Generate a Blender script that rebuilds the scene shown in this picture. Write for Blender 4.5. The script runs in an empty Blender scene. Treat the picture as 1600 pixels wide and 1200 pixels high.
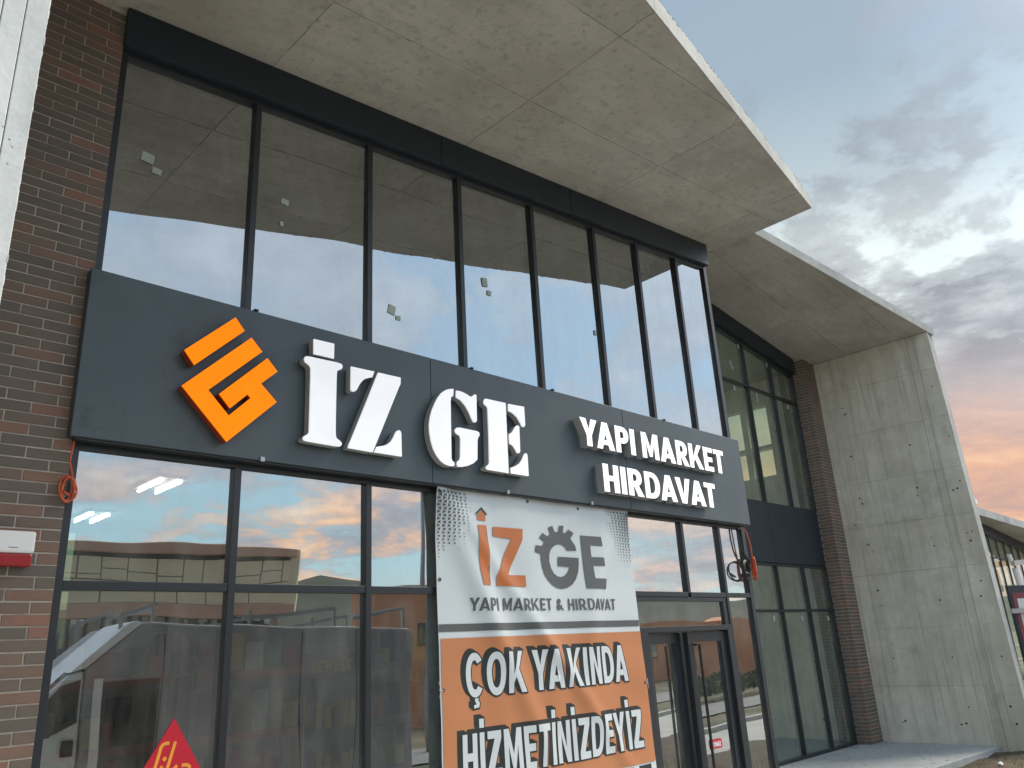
import bpy, bmesh, math, random
from mathutils import Vector, Matrix, noise
R = random.Random(7)
S = bpy.context.scene
COL = S.collection
rad = math.radians

# ------------------------------------------------------------------ camera
EYE = 1.97
F_PX = 1236.99
CR = Vector((0.71525, -0.69679, -0.05397))
YAW, PIT, ROL = rad(45.33374), rad(18.6745), rad(-3.24551)
FW = Vector((math.sin(YAW) * math.cos(PIT), math.cos(YAW) * math.cos(PIT), math.sin(PIT)))
_r0 = Vector((math.cos(YAW), -math.sin(YAW), 0)); _u0 = _r0.cross(FW)
CR = math.cos(ROL) * _r0 + math.sin(ROL) * _u0
CU = -math.sin(ROL) * _r0 + math.cos(ROL) * _u0
cam = bpy.data.cameras.new('camera'); cam_o = bpy.data.objects.new('camera', cam); COL.objects.link(cam_o)
cam.sensor_width = 36; cam.lens = F_PX / 1600 * 36; cam.clip_start = 0.05; cam.clip_end = 4000
M = Matrix.Identity(4)
for i in range(3):
    M[i][0] = CR[i]; M[i][1] = CU[i]; M[i][2] = -FW[i]
M[2][3] = EYE
cam_o.matrix_world = M
S.camera = cam_o
S.render.resolution_x, S.render.resolution_y = 1024, 768

# ------------------------------------------------------------------ sky, sun, exposure
S.view_settings.view_transform = 'Standard'; S.view_settings.look = 'None'
S.view_settings.exposure = 1.1; S.view_settings.gamma = 1.0; S.view_settings.use_curve_mapping = False
SUN_AZ, SUN_EL = rad(-22), rad(50)          # azimuth from +X, counter-clockwise
W = bpy.data.worlds.new('World'); S.world = W; W.use_nodes = True


class NT:
    """tiny node-tree helper"""
    def __init__(s, tree): s.t = tree; tree.nodes.clear()
    def n(s, kind, **kw):
        nd = s.t.nodes.new('ShaderNode' + kind)
        ins = kw.pop('ins', {})
        for k, v in kw.items(): setattr(nd, k, v)
        for k, v in ins.items():
            if hasattr(v, 'is_output') or hasattr(v, 'links'): s.t.links.new(v, nd.inputs[k])
            else: nd.inputs[k].default_value = v
        return nd
    def math(s, op, a, b=0.0, clamp=False):
        nd = s.n('Math', operation=op, use_clamp=clamp, ins={0: a, 1: b}); return nd.outputs[0]
    def ramp(s, fac, stops, interp='LINEAR'):
        nd = s.n('ValToRGB', ins={0: fac}); cr = nd.color_ramp; cr.interpolation = interp
        while len(cr.elements) > 1: cr.elements.remove(cr.elements[-1])
        for i, (p, c) in enumerate(stops):
            if isinstance(c, (int, float)): c = (c, c, c)
            e = cr.elements[0] if i == 0 else cr.elements.new(p)
            e.position = p; e.color = (*c[:3], 1)
        return nd.outputs[0]
    def mix(s, f, a, b, mode='MIX'):
        nd = s.n('Mix', data_type='RGBA', blend_type=mode)
        for k, v in ((0, f), (6, a), (7, b)):
            if hasattr(v, 'links'): s.t.links.new(v, nd.inputs[k])
            elif k and len(v) == 3: nd.inputs[k].default_value = (*v, 1)
            else: nd.inputs[k].default_value = v
        return nd.outputs[2]
    def noise(s, vec, scale, detail=4, rough=.55, lac=2.0, dist=0.0):
        nd = s.n('TexNoise', ins={'Scale': scale, 'Detail': detail, 'Roughness': rough, 'Lacunarity': lac, 'Distortion': dist})
        if vec is not None: s.t.links.new(vec, nd.inputs['Vector'])
        return nd.outputs['Fac']
    def mapping(s, vec, scale=(1, 1, 1), loc=(0, 0, 0), rot=(0, 0, 0)):
        nd = s.n('Mapping', ins={'Vector': vec, 'Scale': scale, 'Location': loc, 'Rotation': rot}); return nd.outputs[0]


def build_world():
    t = NT(W.node_tree)
    tc = t.n('TexCoord').outputs['Generated']
    sep = t.n('SeparateXYZ', ins={0: tc})
    x, y, z = sep.outputs
    zc = t.math('MAXIMUM', z, 0.0)
    el = t.math('ARCSINE', zc)                                     # radians
    e = t.math('DIVIDE', el, rad(60), True)                        # 0..1 over 0..60 deg
    hl = t.math('SQRT', t.math('ADD', t.math('MULTIPLY', x, x), t.math('MULTIPLY', y, y)))
    cx = t.math('DIVIDE', x, t.math('MAXIMUM', hl, 0.001))         # cosine of azimuth from the afterglow (+X)
    warm = t.ramp(t.math('MULTIPLY_ADD', cx, 0.5), [(0.0, 0), (1, 1)])
    warm = t.math('ADD', t.math('MULTIPLY', cx, 0.5), 0.5, True)
    # cloud-deck coordinates
    dz = t.math('ADD', zc, 0.16)
    px = t.math('DIVIDE', x, dz); py = t.math('DIVIDE', y, dz)
    P = t.n('CombineXYZ', ins={0: px, 1: py, 2: 0.0}).outputs[0]
    P = t.mapping(P, scale=(0.95, 0.95, 1), loc=(3.25, 1.75, 0), rot=(0, 0, rad(18)))
    n1 = t.noise(P, 1.5, 10, .57, 2.1, .12)
    n2 = t.noise(t.mapping(P, loc=(7.3, 2.2, 3.0)), 2.9, 9, .6, 2.1, .2)
    n3 = t.noise(t.mapping(P, loc=(-4.3, 8.2, 1.0)), 0.55, 4, .5)
    dens = t.math('ADD', t.math('MULTIPLY', n1, .62), t.math('MULTIPLY', n2, .38))
    # clear sky between the clouds
    gap = t.ramp(e, [(0.0, (.56, .52, .44)), (.05, (.44, .52, .50)), (.13, (.34, .52, .57)), (.30, (.33, .46, .59)), (.55, (.31, .41, .52)), (1, (.24, .34, .48))])
    pale = t.ramp(e, [(0.0, (.80, .60, .38)), (.12, (.72, .62, .50)), (.25, (.98, 1.0, .94)), (.40, (.90, .97, .93)), (.48, (.50, .58, .61)), (.60, (.33, .42, .49)), (1, (.27, .36, .48))])
    glow = t.ramp(warm, [(0.70, 0), (.88, .45), (.97, 1)], 'EASE')
    yy = t.math('ADD', t.math('MULTIPLY', y, 1.4), 0.45, True)
    gfac = t.math('MULTIPLY', glow, yy)
    gap = t.mix(gfac, gap, pale)
    # cloud bodies
    cl_low = t.ramp(n2, [(.36, (.27, .27, .30)), (.46, (.38, .35, .36)), (.53, (.72, .43, .27)), (.60, (.95, .54, .26)), (.70, (.96, .66, .40))])
    cl_cool = t.ramp(n2, [(.36, (.27, .27, .30)), (.50, (.36, .35, .37)), (.62, (.52, .46, .44)), (.74, (.62, .56, .52))])
    cl_grey = t.ramp(n2, [(.36, (.15, .155, .18)), (.50, (.215, .22, .25)), (.60, (.34, .355, .37)), (.70, (.56, .58, .58))])
    cl_mauve = t.ramp(n2, [(.30, (.42, .37, .37)), (.55, (.56, .44, .41)), (.72, (.70, .57, .50))])
    cl_soft = t.ramp(n2, [(.30, (.30, .34, .40)), (.70, (.46, .52, .58))])
    up = t.mix(gfac, cl_soft, cl_grey)
    m1 = t.ramp(e, [(.235, 0), (.30, 1)])
    m0 = t.ramp(e, [(.16, 0), (.25, 1)])
    warmlow = t.math('MULTIPLY', t.ramp(warm, [(.52, .10), (.66, .45), (.79, .95), (.88, .40), (.95, .25)]), t.math('ADD', t.math('MULTIPLY', n3, 2.2), -.35, True))
    peach = t.ramp(n2, [(.30, (.56, .33, .27)), (.5, (.82, .42, .24)), (.7, (.95, .56, .31))])
    low = t.mix(warmlow, cl_cool, cl_low)
    low = t.mix(t.math('MULTIPLY', t.ramp(warm, [(.80, 0), (.95, .95)]), yy), low, peach)
    mid = t.mix(gfac, cl_soft, cl_mauve)
    cl = t.mix(m0, low, mid)
    up = t.mix(t.ramp(e, [(.47, 0), (.62, .8)]), up, cl_soft)
    cl = t.mix(m1, cl, up)
    wl = t.math('MULTIPLY', t.ramp(warm, [(.80, 0), (.95, 1)]), t.math('MULTIPLY', yy, t.ramp(e, [(0, .25), (.25, .22), (.30, 0)])))
    thr = t.ramp(e, [(0.0, .46), (.10, .485), (.24, .475), (.36, .478), (.55, .485), (.8, .485)])
    msk = t.math('MULTIPLY', t.math('SUBTRACT', dens, t.math('SUBTRACT', t.math('SUBTRACT', thr, wl), .035)), 11.0, True)
    msk = t.ramp(msk, [(0, 0), (.5, .6), (1, .96)], 'EASE')
    painted = t.mix(msk, gap, cl)
    lift = t.math('ADD', t.math('MULTIPLY', t.math('ADD', t.math('MULTIPLY', y, -1.6), .35, True), .70), .56)
    painted = t.mix(1.0, painted, t.n('CombineXYZ', ins={0: lift, 1: lift, 2: lift}).outputs[0], 'MULTIPLY')
    sky = t.n('TexSky', sky_type='NISHITA', sun_disc=False, sun_elevation=SUN_EL, sun_rotation=math.pi / 2 - SUN_AZ, altitude=50)
    b1 = t.n('Background', ins={0: sky.outputs[0], 1: 0.05})
    b2 = t.n('Background', ins={0: painted, 1: 1.0})
    mx = t.n('MixShader', ins={0: .95, 1: b1.outputs[0], 2: b2.outputs[0]})
    t.n('OutputWorld', ins={0: mx.outputs[0]})


build_world()
sun = bpy.data.lights.new('sun', 'SUN'); sun.energy = 2.4; sun.angle = rad(30); sun.color = (1, .90, .76)
sun_o = bpy.data.objects.new('sun', sun); COL.objects.link(sun_o)
sd = Vector((math.cos(SUN_AZ) * math.cos(SUN_EL), math.sin(SUN_AZ) * math.cos(SUN_EL), math.sin(SUN_EL)))
sun_o.rotation_euler = sd.to_track_quat('Z', 'Y').to_euler(); sun_o.location = sd * 60
S.cycles.use_denoising = True
S.cycles.max_bounces = 10; S.cycles.transparent_max_bounces = 12; S.cycles.glossy_bounces = 6
S.cycles.sample_clamp_indirect = 4.0


# ------------------------------------------------------------------ materials
def new_mat(name):
    m = bpy.data.materials.new(name); m.use_nodes = True
    return m, NT(m.node_tree)


def principled(t, color, rough=.6, metal=0, bump=None, bstr=.3, bdist=.01, spec=.5, **extra):
    b = t.n('BsdfPrincipled')
    for k, v in (('Base Color', color), ('Roughness', rough), ('Metallic', metal), ('Specular IOR Level', spec), *extra.items()):
        if hasattr(v, 'links'): t.t.links.new(v, b.inputs[k])
        elif k in ('Base Color', 'Emission Color') and len(v) == 3: b.inputs[k].default_value = (*v, 1)
        else: b.inputs[k].default_value = v
    if bump is not None:
        bn = t.n('Bump', ins={'Height': bump, 'Strength': bstr, 'Distance': bdist})
        t.t.links.new(bn.outputs[0], b.inputs['Normal'])
    t.n('OutputMaterial', ins={0: b.outputs[0]})
    return b


def obj_coord(t): return t.n('NewGeometry').outputs['Position']


def mat_concrete(name, dark, light, streak=(9, 9, .5), pore=.5, streak_amt=.25, warm=None, rnd=.12, band=None):
    m, t = new_mat(name); p = obj_coord(t)
    a = t.noise(p, .9, 6, .6); b = t.noise(p, 5.5, 6, .65); c = t.noise(t.mapping(p, scale=streak), 1.0, 5, .6); g = t.noise(p, 70, 3, .6)
    f = t.math('ADD', t.math('MULTIPLY', a, .55), t.math('MULTIPLY', b, .30))
    f = t.math('ADD', f, t.math('MULTIPLY', c, streak_amt))
    f = t.math('ADD', f, t.math('MULTIPLY', g, .12))
    f = t.math('ADD', f, t.math('MULTIPLY', t.n('ObjectInfo').outputs['Random'], rnd))
    mid = .5 * (.85 + streak_amt + .12) + rnd / 2
    col = t.ramp(f, [(mid - .17, dark), (mid, tuple((d + l) / 2 for d, l in zip(dark, light))), (mid + .17, light)])
    if warm:
        w = t.noise(t.mapping(p, loc=(9, 3, 1)), .6, 4, .5)
        col = t.mix(t.ramp(w, [(.45, 0), (.68, .55)]), col, warm)
    if band is not None:
        zz = t.n('SeparateXYZ', ins={0: p}).outputs[2]
        wob = t.noise(t.mapping(p, scale=(1, 2.2, 2.2)), 2.0, 6, .7)
        dz = t.math('ABSOLUTE', t.math('SUBTRACT', t.math('ADD', zz, t.math('MULTIPLY', t.math('SUBTRACT', wob, .5), .22)), band))
        bm_ = t.math('MULTIPLY', t.ramp(dz, [(.0, .16), (.22, 0)]), t.ramp(t.noise(p, 9, 5, .7), [(.40, 0), (.6, 1)]))
        col = t.mix(bm_, col, tuple(v * .42 for v in dark))
        bl = t.ramp(t.noise(t.mapping(p, loc=(3, 5, 8)), 1.5, 7, .7), [(.58, 0), (.74, .45)])
        col = t.mix(bl, col, tuple(v * .6 for v in dark))
        dr = t.ramp(t.noise(t.mapping(p, scale=(16, 16, .5), loc=(1, 2, 3)), 1.0, 4, .6), [(.54, 0), (.72, .6)])
        col = t.mix(dr, col, tuple(v * .7 for v in dark))
    vo = t.n('TexVoronoi', ins={'Vector': p, 'Scale': 17.0, 'Randomness': 1.0})
    vs = t.n('TexVoronoi', ins={'Vector': p, 'Scale': 47.0, 'Randomness': 1.0})
    sel = t.ramp(t.noise(p, 6, 2), [(.50, 0), (.62, 1)])
    hole = t.math('MAXIMUM', t.ramp(vo.outputs['Distance'], [(.07, 1), (.13, 0)]), t.ramp(vs.outputs['Distance'], [(.10, .8), (.2, 0)]))
    hole = t.math('MULTIPLY', t.math('MULTIPLY', hole, sel), pore)
    col = t.mix(hole, col, tuple(d * .35 for d in dark))
    h = t.math('SUBTRACT', t.math('ADD', t.math('MULTIPLY', g, .35), t.math('MULTIPLY', b, .5)), t.math('MULTIPLY', hole, 1.5))
    principled(t, col, .82, bump=h, bstr=.35, bdist=.006, spec=.25)
    return m


def mat_plain(name, col, rough=.5, metal=0, var=.15, scale=3.0, spec=.5, bstr=0.0, bscale=60):
    m, t = new_mat(name); p = obj_coord(t)
    f = t.noise(p, scale, 5, .6)
    c = t.ramp(f, [(.3, tuple(v * (1 - var) for v in col)), (.7, tuple(min(1, v * (1 + var)) for v in col))])
    principled(t, c, rough, metal, spec=spec, bump=t.noise(p, bscale, 3) if bstr else None, bstr=bstr, bdist=.004)
    return m


def mat_brick():
    m, t = new_mat('clinker_brick'); p = obj_coord(t)
    r = t.math('FRACT', t.math('ADD', t.n('ObjectInfo').outputs['Random'], t.n('NewGeometry').outputs['Random Per Island']))
    base = t.ramp(r, [(0, (0.137, 0.121, 0.108)), (.22, (0.166, 0.134, 0.113)), (.45, (0.189, 0.146, 0.120)), (.62, (0.161, 0.135, 0.118)), (.77, (0.205, 0.143, 0.113)), (.88, (0.240, 0.146, 0.111)), (.95, (0.280, 0.148, 0.112)), (1, (0.215, 0.153, 0.120))], 'LINEAR')
    a = t.noise(p, 9, 5, .6); g = t.noise(p, 120, 3, .6)
    col = t.mix(t.ramp(a, [(.42, 0), (.66, .75)]), base, t.mix(.35, base, (.105, .102, .098)))
    col = t.mix(t.math('MULTIPLY', g, .5), col, t.mix(.5, col, (.05, .044, .040)))
    principled(t, col, .72, bump=t.math('ADD', g, a), bstr=.35, bdist=.004, spec=.3)
    return m


def mat_glass(name, tint, refl, refl_edge, gtint=(.93, .97, 1.0), warp=.02, scale=1.1):
    m, t = new_mat(name)
    p = t.n('NewGeometry').outputs['Position']
    r = t.n('ObjectInfo').outputs['Random']
    off = t.n('CombineXYZ', ins={0: t.math('MULTIPLY', r, 37.0), 1: 0.0, 2: t.math('MULTIPLY', r, 19.0)}).outputs[0]
    v = t.n('VectorMath', operation='ADD', ins={0: p, 1: off}).outputs[0]
    h = t.noise(v, scale, 1, .4)
    bn = t.n('Bump', ins={'Height': h, 'Strength': 1.0, 'Distance': warp})
    gl = t.n('BsdfGlossy', ins={'Color': (*gtint, 1), 'Roughness': 0.0, 'Normal': bn.outputs[0]})
    tr = t.n('BsdfTransparent', ins={'Color': (*tint, 1)})
    lw = t.n('LayerWeight', ins={'Blend': .35})
    smear = t.noise(t.mapping(v, scale=(1.6, 1.6, .7)), 2.0, 5, .6)
    fac = t.math('ADD', t.math('MULTIPLY', lw.outputs['Facing'], refl_edge), refl)
    fac = t.math('ADD', fac, t.math('MULTIPLY', t.math('SUBTRACT', smear, .5), .06), True)
    mx = t.n('MixShader', ins={0: fac, 1: tr.outputs[0], 2: gl.outputs[0]})
    # thin film of dust, thickened as painted haze that greys the reflections
    df = t.n('BsdfDiffuse', ins={'Color': (.5, .5, .48, 1)})
    du = t.ramp(t.noise(t.mapping(v, scale=(2, 2, .8)), 3.0, 6, .65), [(.40, .02), (.75, .14)])
    mx2 = t.n('MixShader', ins={0: du, 1: mx.outputs[0], 2: df.outputs[0]})
    t.n('OutputMaterial', ins={0: mx2.outputs[0]})
    return m


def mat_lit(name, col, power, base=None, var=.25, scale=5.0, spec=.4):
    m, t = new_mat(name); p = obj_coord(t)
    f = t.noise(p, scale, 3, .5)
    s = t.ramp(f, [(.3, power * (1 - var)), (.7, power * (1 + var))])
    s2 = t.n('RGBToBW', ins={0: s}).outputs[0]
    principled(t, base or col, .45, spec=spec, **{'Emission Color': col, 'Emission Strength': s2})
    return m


def mat_panel():
    m, t = new_mat('anthracite_sign_panel'); p = obj_coord(t)
    a = t.noise(p, 1.3, 5, .6); b = t.noise(p, 7, 6, .7)
    stain = t.ramp(t.noise(t.mapping(p, loc=(4, 0, 2)), 3.2, 8, .72), [(.55, 0), (.68, .7)])
    near = t.n('SeparateXYZ', ins={0: p}).outputs[0]
    stain = t.math('MULTIPLY', stain, t.ramp(t.math('MULTIPLY', near, .1), [(.13, 1), (.32, .25), (.5, .12)]))
    c = t.ramp(a, [(.3, (.052, .073, .088)), (.7, (.063, .085, .099))])
    c = t.mix(stain, c, (.022, .028, .034))
    principled(t, c, t.ramp(b, [(.3, .40), (.7, .52)]), spec=.55)
    return m


def mat_cloth(name, col, rough=.5):
    m, t = new_mat(name); p = obj_coord(t)
    g = t.noise(p, 400, 2)
    principled(t, t.mix(t.math('MULTIPLY', t.noise(p, 2.5, 4), .18), col, tuple(v * .8 for v in col)), rough, bump=g, bstr=.08, bdist=.001, spec=.4)
    return m


def mat_ground(name, c1, c2, scale, bstr=.4, rough=.9, c3=None, bd=.02):
    m, t = new_mat(name); p = obj_coord(t)
    a = t.noise(p, scale, 8, .65); b = t.noise(p, scale * 9, 5, .7)
    f = t.math('ADD', t.math('MULTIPLY', a, .6), t.math('MULTIPLY', b, .4))
    c = t.ramp(f, [(.36, c1), (.62, c2)])
    if c3: c = t.mix(t.ramp(t.noise(p, scale * .5, 5), [(.5, 0), (.62, .85)]), c, c3)
    principled(t, c, rough, bump=f, bstr=bstr, bdist=bd, spec=.3)
    return m


K = {}
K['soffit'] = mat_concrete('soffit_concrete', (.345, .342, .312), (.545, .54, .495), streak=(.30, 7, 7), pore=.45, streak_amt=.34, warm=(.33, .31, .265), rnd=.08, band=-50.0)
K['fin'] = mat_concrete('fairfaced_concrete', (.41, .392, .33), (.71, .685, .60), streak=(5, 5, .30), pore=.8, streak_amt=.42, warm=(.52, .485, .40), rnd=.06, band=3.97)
K['pale'] = mat_concrete('pale_concrete', (.40, .42, .415), (.78, .80, .785), streak=(9, 9, .8), pore=1.0, rnd=.06)
K['fascia'] = mat_concrete('slab_edge_concrete', (.27, .285, .28), (.52, .535, .52), streak=(3, 3, 2), pore=.6, rnd=.02)
K['mortar'] = mat_plain('mortar', (.46, .43, .385), .9, var=.2, scale=9, spec=.2, bstr=.3)
K['brick'] = mat_brick()
K['frame'] = mat_plain('anthracite_aluminium', (.022, .026, .032), .38, .0, var=.08, spec=.5)
K['frame2'] = mat_plain('anthracite_frame', (.024, .030, .034), .42, .0, var=.08, spec=.45)
K['cladding'] = mat_plain('anthracite_cladding', (.017, .026, .038), .45, .0, var=.10, spec=.45)
K['sign'] = mat_panel()
K['glass_up'] = mat_glass('coated_glass', (.34, .40, .35), .40, .22, warp=.0040)
K['glass_low'] = mat_glass('shop_window_glass', (.56, .64, .58), .40, .32, warp=.0060, scale=.9)
K['glass_far'] = mat_glass('green_glass', (.86, 1.0, .88), .29, .14, (.94, .98, .95), warp=.0015)
K['glass_clear'] = mat_glass('clear_window', (.80, .92, .62), .08, .3, warp=.001)
K['glass_clear2'] = mat_glass('clear_green_window', (.80, 1.0, .80), .02, .04, warp=.001)
K['glass_van'] = mat_glass('van_glass', (.10, .12, .12), .03, .05, warp=.001)
K['glass_any'] = mat_glass('plain_glass', (.2, .23, .23), .55, .30, warp=.004)
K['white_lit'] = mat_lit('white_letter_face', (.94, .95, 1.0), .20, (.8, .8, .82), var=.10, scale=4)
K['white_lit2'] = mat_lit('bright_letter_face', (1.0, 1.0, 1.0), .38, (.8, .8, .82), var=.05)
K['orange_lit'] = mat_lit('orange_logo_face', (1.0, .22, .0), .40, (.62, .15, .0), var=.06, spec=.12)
K['letter_side'] = mat_plain('brushed_letter_return', (.33, .34, .345), .45, .0, var=.08, spec=.5)
K['orange_side'] = mat_plain('orange_logo_return', (.26, .035, .012), .45, var=.08)
K['ban_white'] = mat_cloth('banner_vinyl', (.61, .665, .685), .42)
K['ban_orange'] = mat_cloth('banner_orange_print', (.52, .215, .098), .42)
K['ban_rust'] = mat_cloth('banner_rust_print', (.53, .17, .06), .42)
K['ban_grey'] = mat_cloth('banner_grey_print', (.105, .115, .115), .42)
K['ban_dark'] = mat_cloth('banner_dark_print', (.030, .036, .036), .42)
K['white'] = mat_plain('white_plastic', (.74, .76, .78), .3, var=.03)
K['red'] = mat_plain('red_plastic', (.30, .012, .018), .22, var=.1)
K['maroon'] = mat_plain('maroon_border', (.16, .03, .04), .5, var=.1)
K['cable'] = mat_plain('orange_cable', (.55, .10, .035), .45, var=.1)
K['cable_black'] = mat_plain('black_cable', (.015, .015, .017), .4, var=.1)
K['sticker'] = mat_plain('pale_window_label', (.36, .42, .38), .6, var=.1)
K['sika_red'] = mat_plain('red_sticker', (.52, .016, .035), .4, var=.05)
K['sika_yel'] = mat_plain('yellow_print', (.80, .34, .05), .4, var=.05)
K['asphalt'] = mat_ground('paved_forecourt', (.35, .34, .315), (.47, .46, .43), 1.2, .3, .8)
K['paving'] = mat_concrete('paving_concrete', (.27, .285, .285), (.42, .44, .435), streak=(2, 2, 2), pore=.3, rnd=.02)
K['kerb'] = mat_concrete('kerb_concrete', (.40, .40, .38), (.55, .55, .52), rnd=.1)
K['soil'] = mat_ground('dry_soil', (.055, .042, .030), (.135, .105, .075), 3.0, .8, c3=(.075, .085, .035), bd=.06)
K['road'] = mat_ground('road_surface', (.20, .20, .20), (.28, .28, .275), .7, .2)
K['verge'] = mat_ground('verge', (.10, .085, .055), (.20, .17, .12), 1.0, .7, c3=(.05, .07, .03))
K['hill'] = mat_ground('hill_scrub', (.035, .045, .035), (.075, .085, .06), .02, .5, c3=(.09, .08, .06), bd=2)
K['leaf'] = mat_ground('leaf', (.025, .045, .022), (.07, .10, .04), 3, .2)
K['trunk'] = mat_plain('bark', (.06, .045, .03), .9)
K['van'] = mat_plain('silver_grey_paint', (.72, .76, .79), .35, .1, var=.05)
K['van_body'] = mat_plain('grey_van_body', (.25, .26, .275), .4, .0, var=.05)
K['rubber'] = mat_plain('rubber', (.018, .018, .018), .8)
K['steel'] = mat_plain('galvanised_steel', (.42, .43, .44), .4, .7, var=.12)
K['black'] = mat_plain('dark_interior', (.02, .02, .022), .8)
K['clad_beige'] = mat_plain('beige_facade_panel', (.86, .82, .60), .5, var=.08, scale=.8)
K['clad_pink'] = mat_plain('pinkish_facade_band', (.66, .44, .34), .6, var=.10, scale=.5)
K['wall_orange'] = mat_plain('orange_render', (.72, .33, .18), .9, var=.10, scale=.6)
K['int_wall'] = mat_plain('interior_plaster', (.34, .335, .315), .9, var=.15, scale=1)
K['int_dark'] = mat_plain('bare_interior_concrete', (.24, .24, .22), .9, var=.15, scale=1)
K['int_floor'] = mat_plain('interior_floor', (.16, .16, .16), .4, var=.15)
K['shelf'] = mat_plain('grey_shelf', (.16, .165, .17), .5)
K['shelf_red'] = mat_plain('red_orange_beam', (.45, .09, .03), .5)
K['tube'] = mat_lit('fluorescent_tube', (1, 1, 1), 11.0, (.8, .8, .8), var=.02)
K['pane_sky'] = mat_plain('x', (.5, .5, .5))
GOODS = [mat_plain('carton', (.30, .21, .12), .8), mat_plain('yellow_box', (.58, .40, .03), .5), mat_plain('red_box', (.40, .05, .03), .5),
         mat_plain('white_box', (.55, .55, .52), .5), mat_plain('green_box', (.05, .22, .08), .5), mat_plain('black_box', (.03, .03, .03), .5), mat_plain('blue_box', (.05, .10, .22), .5)]


# ------------------------------------------------------------------ mesh helpers
def mesh_of(name, verts, faces, recalc=True):
    me = bpy.data.meshes.new(name)
    me.from_pydata([tuple(v) for v in verts], [], faces)
    if recalc:
        bm = bmesh.new(); bm.from_mesh(me); bmesh.ops.recalc_face_normals(bm, faces=bm.faces); bm.to_mesh(me); bm.free()
    return me


def link(name, me, mat=None, parent=None, loc=None):
    o = bpy.data.objects.new(name, me); COL.objects.link(o)
    if mat is not None and me is not None and len(me.materials) == 0: me.materials.append(mat)
    if parent is not None: o.parent = parent
    if loc is not None: o.location = loc
    return o


def tag(o, label=None, cat=None, group=None, kind=None):
    if label: o['label'] = label
    if cat: o['category'] = cat
    if group: o['group'] = group
    if kind: o['kind'] = kind
    return o


def thing(name, label, cat, group=None):
    """an Empty that parents the parts of one thing (parts are given in world coordinates, settle() moves its origin)"""
    return tag(link(name, None), label, cat, group)


def settle(root, base):
    """put the Empty at the thing's base while the parts keep their places"""
    d = Vector(base); root.location = d
    for c in root.children: c.location = Vector(c.location) - d


class MB:
    """collects shapes into one mesh"""
    def __init__(s): s.v = []; s.f = []
    def add(s, vs, fs):
        k = len(s.v); s.v += [tuple(v) for v in vs]; s.f += [tuple(i + k for i in f) for f in fs]; return s
    def box(s, x0, x1, y0, y1, z0, z1):
        return s.add([(x, y, z) for x in (x0, x1) for y in (y0, y1) for z in (z0, z1)],
                     [(0, 1, 3, 2), (4, 6, 7, 5), (0, 4, 5, 1), (2, 3, 7, 6), (0, 2, 6, 4), (1, 5, 7, 3)])
    def obox(s, c, ax, ay, az):
        """box from centre and three half-axis vectors"""
        c, ax, ay, az = map(Vector, (c, ax, ay, az))
        return s.add([c + ax * i + ay * j + az * k for i in (-1, 1) for j in (-1, 1) for k in (-1, 1)],
                     [(0, 1, 3, 2), (4, 6, 7, 5), (0, 4, 5, 1), (2, 3, 7, 6), (0, 2, 6, 4), (1, 5, 7, 3)])
    def bar(s, a, b, w, h=None, up=(0, 0, 1)):
        a, b, up = Vector(a), Vector(b), Vector(up); d = (b - a); h = h or w
        sx = d.cross(up)
        if sx.length < 1e-6: sx = d.cross(Vector((1, 0, 0)))
        sx.normalize(); sz = sx.cross(d).normalized()
        return s.obox((a + b) / 2, d / 2, sx * w / 2, sz * h / 2)
    def prism(s, poly, fn, d0, d1):
        """poly: list of 2-D points; fn(u, v, d) -> point"""
        n = len(poly)
        vs = [fn(u, v, d0) for u, v in poly] + [fn(u, v, d1) for u, v in poly]
        fs = [tuple(range(n)), tuple(range(2 * n - 1, n - 1, -1))] + [(i, (i + 1) % n, n + (i + 1) % n, n + i) for i in range(n)]
        return s.add(vs, fs)
    def tube(s, pts, r, seg=8, closed=False):
        pts = [Vector(p) for p in pts]; n = len(pts); vs = []; fs = []
        prev = None
        for i, p in enumerate(pts):
            a = pts[(i - 1) % n] if (i or closed) else p; b = pts[(i + 1) % n] if (i < n - 1 or closed) else p
            d = (b - a).normalized()
            q = d.to_track_quat('Z', 'Y') if prev is None else prev
            if prev is not None:
                q = (prev @ Vector((0, 0, 1))).rotation_difference(d) @ prev
            prev = q
            rr = r(i / (n - 1)) if callable(r) else r
            for j in range(seg):
                an = 2 * math.pi * j / seg
                vs.append(p + q @ Vector((math.cos(an) * rr, math.sin(an) * rr, 0)))
        m = n if closed else n - 1
        for i in range(m):
            for j in range(seg):
                a = i * seg + j; b = i * seg + (j + 1) % seg; c = ((i + 1) % n) * seg + (j + 1) % seg; d = ((i + 1) % n) * seg + j
                fs.append((a, b, c, d))
        if not closed:
            fs.append(tuple(range(seg - 1, -1, -1))); fs.append(tuple((n - 1) * seg + j for j in range(seg)))
        return s.add(vs, fs)
    def cyl(s, a, b, r, seg=16): return s.tube([a, b], r, seg)
    def build(s, name, mat, parent=None, smooth=False, bevel=0):
        me = mesh_of(name, s.v, s.f)
        o = link(name, me, mat, parent)
        if bevel:
            bm = bmesh.new(); bm.from_mesh(me)
            bmesh.ops.bevel(bm, geom=[e for e in bm.edges if len(e.link_faces) == 2 and e.calc_face_angle(0) > .6], offset=bevel, segments=2, affect='EDGES', profile=.5)
            bm.to_mesh(me); bm.free()
        if smooth:
            for p in me.polygons: p.use_smooth = True
        return o


XZ = lambda u, v, d: (u, d, v)              # profile in the facade plane, extruded along y
YZ = lambda u, v, d: (d, u, v)              # profile across the building, extruded along x


def px(x, y, Y):
    """the point of the vertical plane y = Y seen at photograph pixel (x, y)"""
    d = CR * ((x - 800) / F_PX) + CU * ((600 - y) / F_PX) + FW
    t = Y / d.y
    return Vector((d.x * t, Y, d.z * t + EYE))


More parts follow.
